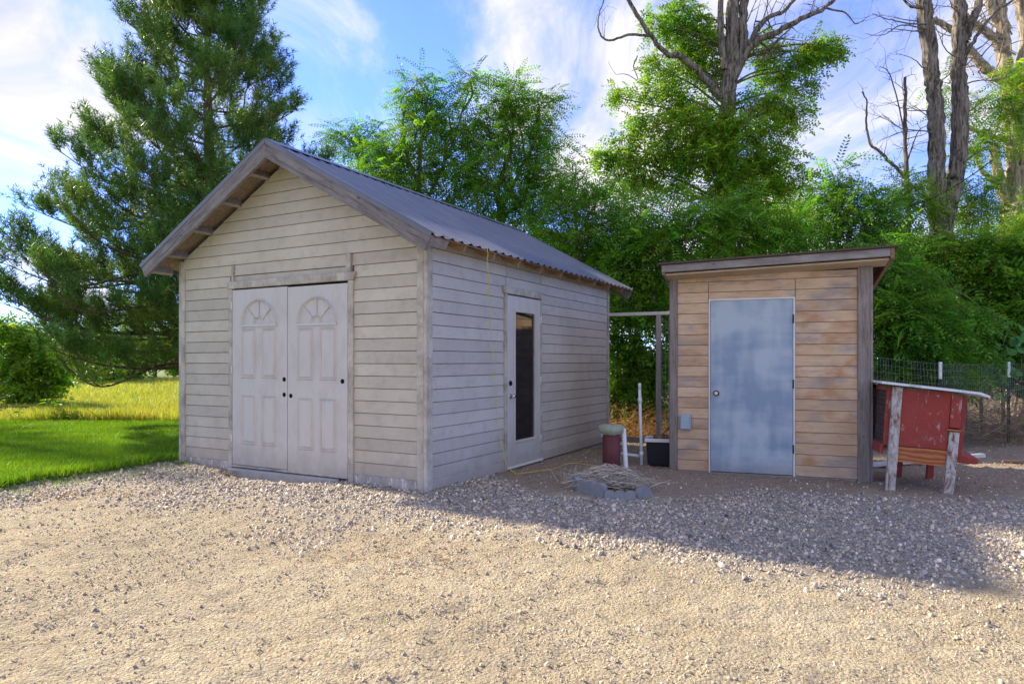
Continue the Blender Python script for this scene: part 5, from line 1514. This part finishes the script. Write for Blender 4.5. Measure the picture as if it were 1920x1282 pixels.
def far_right_tree():
    Y = 17.0; b = gp(1912, Y); e = empty('sunlit_locust_tree', tuple(b)); tag(e, 'thick pale sunlit trunk with many bare limbs beyond the forked tree', 'tree')
    tb = TB(); q = lambda px, py, dy=0.0: at(px, py, Y + dy) - b
    A = limb(tb, [b - b, q(1910, 520), q(1908, 420), q(1912, 330), q(1906, 240), q(1900, 160)], 0.36, 0.20, 18, 0.20, seed=21, n=9)
    limb(tb, [q(1906, 260), q(1890, 170), q(1882, 90), q(1876, 20), q(1872, -50)], 0.17, 0.11, 14, 0.2, seed=22, n=8)
    limb(tb, [q(1880, 150), q(1850, 130), q(1815, 90), q(1790, 62), q(1750, 35)], 0.12, 0.06, 10, 0.15, twigs=10, tl=0.8, seed=23)
    limb(tb, [q(1882, 100), q(1860, 68), q(1830, 48), q(1800, 20)], 0.12, 0.06, 9, 0.12, twigs=6, tl=0.8, seed=24)
    limb(tb, [q(1902, 395), q(1880, 360), q(1868, 310), q(1866, 270)], 0.15, 0.09, 10, 0.15, twigs=4, tl=0.6, seed=25)
    limb(tb, [q(1890, 262), q(1850, 255), q(1815, 238), q(1790, 225)], 0.08, 0.035, 8, 0.1, twigs=5, tl=0.7, seed=26)
    limb(tb, [q(1885, 360), q(1850, 330), q(1836, 310), q(1826, 285)], 0.07, 0.03, 8, 0.1, twigs=4, tl=0.6)
    limb(tb, [q(1908, 160), q(1925, 90), q(1918, 20), q(1905, -40)], 0.19, 0.13, 12, 0.18, seed=27)
    limb(tb, [q(1888, 60), q(1862, 20), q(1850, -30)], 0.12, 0.08, 9, 0.1, seed=28)
    for i in range(34):
        dead_branch(tb, q(rng.uniform(1800, 1910), rng.uniform(10, 300), rng.normal(0, .4)), [rng.normal(-0.4, .9), rng.normal(0, .5), rng.uniform(-.1, .9)], rng.uniform(0.8, 1.8), 0.022, 2)
    tb.build('trunk', MAT['old_bark'], e)
    C = [cl(1905,160,Y-2,.45,.5,26), cl(1900,205,Y-2,.45,.36,22), cl(1920,140,Y-2,.5,.4,20), cl(1915,230,Y-2,.36,.3,14), cl(1900,430,Y-.8,.7,.4,34), cl(1870,445,Y-.6,.6,.36,30), cl(1930,400,Y-1,.5,.5,24)]
    crown(e, [(np.array(c) - b, r, n) for c, r, n in C], A, FR_FINE, 'locust_leaf_yellow', 0.24, 9, limb_r=0.02)
far_right_tree()

def dead_sapling():
    Y = 15.6; b = gp(1700, Y); e = empty('dead_sapling', tuple(b)); tag(e, 'small leafless dead sapling with spindly branches left of the forked trunk', 'tree')
    tb = TB(); q = lambda px, py, dy=0.0: at(px, py, Y + dy) - b
    limb(tb, [b - b, q(1704, 430), q(1699, 330), q(1697, 230), q(1697, 145)], 0.07, 0.03, 7, 0.08, twigs=16, tl=0.9, depth=2)
    limb(tb, [q(1702, 340), q(1675, 310), q(1650, 285), q(1632, 270), q(1624, 235), q(1625, 195), q(1616, 172)], 0.042, 0.012, 6, 0.0, twigs=9, tl=0.5, depth=2)
    limb(tb, [q(1698, 290), q(1690, 220), q(1668, 140), q(1650, 125)], 0.022, 0.007, 5, 0.0, twigs=8, tl=0.5, depth=2)
    limb(tb, [q(1699, 310), q(1720, 250), q(1738, 235)], 0.02, 0.007, 5, 0.0, twigs=5, tl=0.5, depth=2)
    tb.build('trunk', MAT['twig_bark'], e)
dead_sapling()
a = at(1668, 398, 14.2); b_ = at(1862, 300, 14.0)
P = np.array([a + (b_ - a) * t + np.array([0, 0, -0.16 * math.sin(math.pi * t)]) for t in np.linspace(0, 1, 14)])
tag(MB().tube(P, 0.011, 6).build('overhead_cable', MAT['cable']), 'thin dark cable slung diagonally past the forked trunk', 'cable')

# ---- understory: locust thickets and shrubs, each with stems of its own
def thicket(name, label, stems, clusters, tmpl, mat, fsize, per=10, group=None, droop=0.2):
    b = np.array(stems[0][0], float); e = empty(name, tuple(b)); tag(e, label, 'shrub', group)
    tb = TB(); base = []
    for pts in stems:
        base.append(limb(tb, np.array(pts, float) - b, 0.035, 0.012, 6, 0.0))
    tb.build('stem', MAT['twig_bark'], e)
    crown(e, [(np.array(c) - b, r, n) for c, r, n in clusters], np.concatenate(base), tmpl, mat, fsize, per, limb_r=0.014, droop=droop)
Y = 13.2
thicket('locust_thicket', 'feathery dark locust thicket rising over the tan shed roof right of the old locust',
  [[gp(1560, Y), at(1565, 500, Y), at(1570, 380, Y)], [gp(1600, Y), at(1610, 480, Y), at(1620, 400, Y)]],
  [cl(1575,330,Y,.35,.36,18), cl(1545,370,Y,.5,.4,30), cl(1600,385,Y-.1,.6,.36,34), cl(1640,400,Y,.42,.32,22), cl(1530,420,Y,.6,.42,34), cl(1590,430,Y-.2,.7,.40,38), cl(1650,440,Y,.5,.4,26), cl(1500,460,Y+.2,.6,.4,28), cl(1610,480,Y,.7,.4,28)], FR_FINE, 'locust_leaf_cool', 0.27)
Y = 12.6
thicket('locust_thicket', 'bright feathery locust thicket just above the left half of the tan shed roof',
  [[gp(1330, Y), at(1330, 520, Y), at(1325, 420, Y)], [gp(1400, Y), at(1400, 500, Y), at(1405, 420, Y)]],
  [cl(1300,400,Y,.6,.40,34), cl(1250,430,Y,.55,.4,32), cl(1360,400,Y,.62,.40,36), cl(1420,420,Y,.62,.40,36), cl(1290,460,Y-.2,.7,.36,34), cl(1380,450,Y-.2,.7,.36,34), cl(1460,430,Y,.55,.4,30), cl(1220,470,Y,.5,.4,28), cl(1200,400,Y+.5,.55,.42,28), cl(1480,470,Y,.5,.3,18)], FR_FINE, 'locust_leaf', 0.27)
Y = 12.7
thicket('gap_shrub', 'dense shaded shrub filling the gap between the two sheds',
  [[gp(1180, Y), at(1180, 650, Y), at(1185, 520, Y)], [gp(1230, Y), at(1232, 640, Y), at(1225, 540, Y)], [gp(1160, Y), at(1158, 650, Y), at(1165, 560, Y)]],
  [cl(1170,500,Y,.55,.45,40), cl(1225,520,Y,.55,.45,40), cl(1180,580,Y,.55,.42,38), cl(1240,600,Y,.5,.5,36), cl(1160,650,Y,.45,.42,32), cl(1210,660,Y-.2,.5,.42,36), cl(1180,720,Y,.5,.36,30), cl(1240,700,Y,.45,.4,28), cl(1220,760,Y,.5,.30,24), cl(1150,740,Y,.4,.4,20), cl(1200,450,Y+.3,.6,.4,32)], FR_LEAF, 'shrub_leaf', 0.17, 11)
Y = 14.2
thicket('backing_shrub', 'broad dark shrub standing behind the gap and the tan shed',
  [[gp(1260, Y), at(1260, 640, Y), at(1260, 500, Y)], [gp(1150, Y), at(1150, 640, Y), at(1150, 520, Y)]],
  [cl(1120,560,Y,.7,.6,40), cl(1200,560,Y+.3,.8,.7,48), cl(1280,540,Y,.8,.7,44), cl(1170,680,Y+.3,.8,.6,44), cl(1250,690,Y+.3,.8,.6,44), cl(1220,780,Y+.4,.9,.35,30), cl(1110,480,Y+.4,.6,.5,30)], FR_LEAF, 'shrub_leaf', 0.20, 11)
Y = 11.6
thicket('fence_thicket', 'layered feathery locust boughs hanging over the wire fence beside the tan shed',
  [[gp(1690, Y), at(1690, 620, Y), at(1700, 520, Y)], [gp(1760, Y), at(1765, 640, Y), at(1770, 560, Y)], [gp(1650, Y), at(1650, 640, Y), at(1655, 560, Y)]],
  [cl(1680,510,Y,.6,.36,40), cl(1660,570,Y-.2,.55,.34,38), cl(1720,545,Y-.1,.62,.34,42), cl(1700,600,Y-.4,.62,.30,42), cl(1665,640,Y-.3,.5,.28,34), cl(1745,620,Y-.4,.6,.30,40), cl(1780,590,Y,.55,.32,34), cl(1720,660,Y-.4,.6,.25,36), cl(1790,655,Y-.2,.5,.28,30), cl(1770,690,Y-.1,.45,.24,24), cl(1690,690,Y+.2,.6,.3,24), cl(1650,480,Y+.3,.5,.36,28)], FR_FINE, 'locust_leaf_cool', 0.29, 10, droop=0.28)
Y = 13.4
thicket('sunny_shrub', 'sunlit yellow green shrub around the foot of the forked trunk',
  [[gp(1740, Y), at(1740, 600, Y), at(1735, 480, Y)], [gp(1810, Y), at(1812, 600, Y), at(1815, 480, Y)]],
  [cl(1700,450,Y,.55,.36,34), cl(1680,480,Y-.2,.5,.32,30), cl(1745,480,Y-.4,.5,.32,30), cl(1790,460,Y-.2,.55,.36,34), cl(1740,530,Y-.2,.7,.4,44), cl(1800,520,Y-.3,.65,.4,42), cl(1830,470,Y,.55,.4,34), cl(1830,560,Y-.2,.65,.45,44)], FR_MED, 'locust_leaf_yellow', 0.22, 10)
Y = 12.9
thicket('dark_shrub', 'dense dark green shrub behind the fence by the second steel post',
  [[gp(1880, Y), at(1880, 620, Y), at(1880, 500, Y)], [gp(1840, Y), at(1840, 640, Y), at(1845, 520, Y)], [gp(1930, Y), at(1930, 600, Y)]],
  [cl(1880,480,Y,.6,.4,40), cl(1910,520,Y-.2,.6,.42,42), cl(1860,540,Y-.1,.62,.4,42), cl(1890,590,Y-.3,.6,.42,42), cl(1840,610,Y-.1,.6,.42,42), cl(1900,650,Y-.2,.6,.4,36), cl(1840,670,Y,.6,.36,36), cl(1950,600,Y,.7,.6,36), cl(1940,480,Y,.6,.5,30), cl(1860,710,Y+.2,.8,.3,30), cl(1960,700,Y,.6,.5,24), cl(2060,560,Y+.5,.9,.9,44), cl(2170,600,Y+1,.9,.9,40), cl(2080,700,Y+.5,.8,.5,26)], FR_LEAF, 'shrub_leaf', 0.19, 11)
Y = 15.2
thicket('backing_shrub', 'tall dark thicket closing the view between the tan shed and the fence',
  [[gp(1620, Y), at(1620, 600, Y), at(1620, 480, Y)], [gp(1800, Y), at(1800, 600, Y), at(1800, 480, Y)], [gp(1450, Y), at(1450, 600, Y), at(1450, 480, Y)]],
  [cl(1640,560,Y,.9,.8,48), cl(1720,600,Y,.9,.8,46), cl(1800,620,Y,.9,.8,46), cl(1880,600,Y,.9,.8,46), cl(1660,690,Y,.9,.5,34), cl(1780,710,Y,.9,.4,34), cl(1480,500,Y,.9,.6,40), cl(1560,510,Y,.9,.6,40), cl(1400,500,Y,.9,.6,36), cl(1320,500,Y,.9,.6,36), cl(1700,480,Y+.3,.8,.5,36), cl(1900,500,Y+.4,.8,.6,36)], FR_LEAF, 'shrub_leaf', 0.24, 10)
Y = 16.6
thicket('backing_shrub', 'leafy thicket low behind the middle of the metal roof',
  [[gp(900, Y), at(900, 560, Y), at(900, 470, Y)], [gp(1040, Y), at(1040, 560, Y), at(1040, 470, Y)]],
  [cl(860,440,Y,.8,.5,34), cl(930,450,Y,.9,.5,36), cl(1000,470,Y,.9,.5,36), cl(1070,480,Y,.9,.6,36), cl(780,410,Y,.7,.4,24), cl(960,530,Y,1.0,.7,24), cl(1080,560,Y,.9,.7,24)], FR_MED, 'locust_leaf', 0.27, 9)

def vine():
    Y = 12.0; b = gp(1885, Y); e = empty('vine_plant', tuple(b)); tag(e, 'broad-leaved pale green vine climbing beside the white-topped fence post', 'vine')
    st = smooth_path([b - b, at(1882, 740, Y) - b, at(1888, 690, Y) - b, at(1882, 640, Y - .1) - b, at(1900, 605, Y - .1) - b], 6)
    MB().tube(st, 0.007, 6).build('stem', MAT['twig_bark'], e)
    MB().tube(smooth_path([st[14], at(1912, 660, Y) - b, at(1916, 700, Y) - b], 5), 0.005, 5).build('stem', MAT['twig_bark'], e)
    pts = [(math.sin(a) * (1 - 0.25 * math.cos(a)) * 0.5, 0.5 - 0.55 * math.cos(a) + (0.10 if k == 0 else 0), 0.04 * math.cos(2 * a)) for k, a in enumerate(np.linspace(0, 2 * math.pi, 12, endpoint=False))]
    me = bpy.data.meshes.new('leaf'); vs = [(0, 0.45, -0.05)] + pts
    me.from_pydata(vs, [], [(0, 1 + k, 1 + (k + 1) % 12) for k in range(12)])
    ca = me.color_attributes.new('Col', 'FLOAT_COLOR', 'POINT')
    ca.data.foreach_set('color', np.ones(len(vs) * 4, dtype=np.float32)); me.update()
    for i in range(46):
        px, py = random.choice([(1885, 640), (1905, 620), (1895, 660), (1912, 690), (1885, 690), (1890, 720)])
        o = link('leaf', me, MAT['vine_leaf'], e, tuple(at(px + random.gauss(0, 13), py + random.gauss(0, 16), Y - 0.1 + random.gauss(0, .12)) - b))
        s = random.uniform(0.07, 0.15); o.scale = (s, s, s)
        o.rotation_euler = (R(random.uniform(-140, -60)), R(random.uniform(-40, 40)), R(random.uniform(-70, 70)))
vine()

# dead tangle behind the fence and ochre litter below the gap shrub
def tangle(name, x0, x1, y0, y1, h, n, label, tint, seedz=0):
    tb = TB()
    for i in range(n):
        x = rng.uniform(x0, x1); y = rng.uniform(y0, y1); z = abs(rng.normal(0, h * 0.5))
        a = rng.uniform(0, 6.28); l = rng.uniform(0.2, 0.6)
        d = np.array([math.cos(a), math.sin(a) * .6, rng.normal(0.1, .5)]) * l
        p = np.array([x, y, z - 0.05]); m_ = p + d * .5 + rng.normal(0, .06, 3)
        P = np.array([p, m_, p + d]); P[:, 2] = np.clip(P[:, 2], -0.05, h * 1.4)
        tb.add(P, [0.004, 0.003, 0.0015], 3)
    V = np.concatenate(tb.V)
    o = mesh_uniform(name, V, np.concatenate(tb.F), MAT['dry_brush'], col=np.repeat(rng.uniform(0.5, 1.4, (len(V) // 9, 1)) * np.array([tint]), 9, 0))
    tag(o, label, 'brush', kind='stuff')
tangle('dead_brush', 5.6, 10.5, 10.6, 12.4, 0.75, 3200, 'tangle of dry dead vines and stems behind the wire fence', (1.0, .95, .9))
tangle('dry_litter', 1.3, 2.9, 11.2, 12.6, 0.40, 900, 'ochre dry twigs under the shrub between the sheds', (1.5, 1.1, .5))

# ---- left background: bushes, weeds, far trees
Y = 19
thicket('green_bush', 'round sunlit bush at the far end of the lawn under the pine boughs',
  [[gp(20, Y), at(22, 690, Y), at(25, 640, Y)], [gp(60, Y), at(60, 690, Y), at(55, 650, Y)]],
  [cl(10,620,Y,.8,.55,40), cl(60,640,Y,.7,.5,36), cl(85,680,Y-.3,.6,.4,34), cl(35,690,Y-.4,.7,.42,40), cl(-20,670,Y,.8,.7,36), cl(100,715,Y,.5,.2,16), cl(30,730,Y-.5,.8,.28,34), cl(75,735,Y-.5,.6,.25,26)], FR_LEAF, 'locust_leaf_yellow', 0.24, 11)
far = [(130, 36, 2.6, 'rounded dark green tree in the far hedge line left of the pine trunk'), (185, 44, 3.3, 'pale far tree in the hedge line beyond the field'), (235, 39, 2.2, 'low shrubby tree at the far edge of the field'), (290, 48, 3.0, 'distant broad tree behind the pine boughs near the shed wall'), (60, 52, 3.6, 'distant tall tree behind the round bush'), (-10, 46, 3.4, 'distant tree at the open end of the hedge line'), (335, 56, 2.2, 'distant small tree showing beside the shed corner')]
for i, (px, Y, r, lab) in enumerate(far):
    b = at(px, 700, Y); b[2] = 0.1
    e = empty('far_tree', tuple(b)); tag(e, lab, 'tree')
    tb = TB(); P = limb(tb, [(0, 0, -0.3), (0.1, 0, r * .5), (0, 0, r)], 0.16, 0.05, 7, 0.0); tb.build('trunk', MAT['twig_bark'], e)
    C = [((rng.normal(0, r * .5), rng.normal(0, r * .3), r * rng.uniform(.35, 1.0)), (r * .42, r * .4, r * .30), 14) for k in range(11)]
    crown(e, C, P, FR_LEAF, ['shrub_leaf', 'locust_leaf', 'shrub_leaf', 'locust_leaf', 'shrub_leaf', 'shrub_leaf', 'locust_leaf'][i], 0.55, 8, limbs=False)

def weed(px, h, label, n=9, leaf=0.13):
    p = at(px, 790, 13.75); b = np.array([p[0], 13.75 + rng.uniform(0, .3), 0.0]); e = empty('weed_plant', tuple(b)); tag(e, label, 'weed')
    tb = TB(); P = []; D = []
    for s in range(3):
        d = np.array([rng.normal(0, .14), rng.normal(0, .1), h * rng.uniform(.6, 1)])
        tb.add(np.array([(0, 0, 0), d * .5, d]), [0.008, 0.006, 0.003], 4)
        for k in range(n):
            t = rng.uniform(.25, 1); a = rng.uniform(0, 6.28); P.append(d * t); D.append([math.cos(a), math.sin(a), 0.1])
    tb.build('stem', MAT['twig_bark'], e)
    T = np.array([(0, 0, 0), (.45, .2, .05), (1, 0, -.25), (.45, -.2, .05)])
    fronds('leaves', np.array(P), np.array(D), rng.uniform(.6, 1.2, len(P)) * leaf, T, MAT['lawn_blade'], e)
weed(97, 0.80, 'tall broad-leaved weed standing at the lawn edge', 10, 0.17)
weed(112, 0.55, 'shorter bushy weed leaning against the tall broad-leaved weed', 12, 0.12)
weed(140, 0.36, 'dark low weed clump at the edge of the field grass', 14, 0.11)
weed(205, 0.45, 'thin upright weed stalk in the unmown strip below the pine', 5, 0.08)
weed(30, 0.42, 'leafy weed in the unmown strip below the round bush', 8, 0.10)
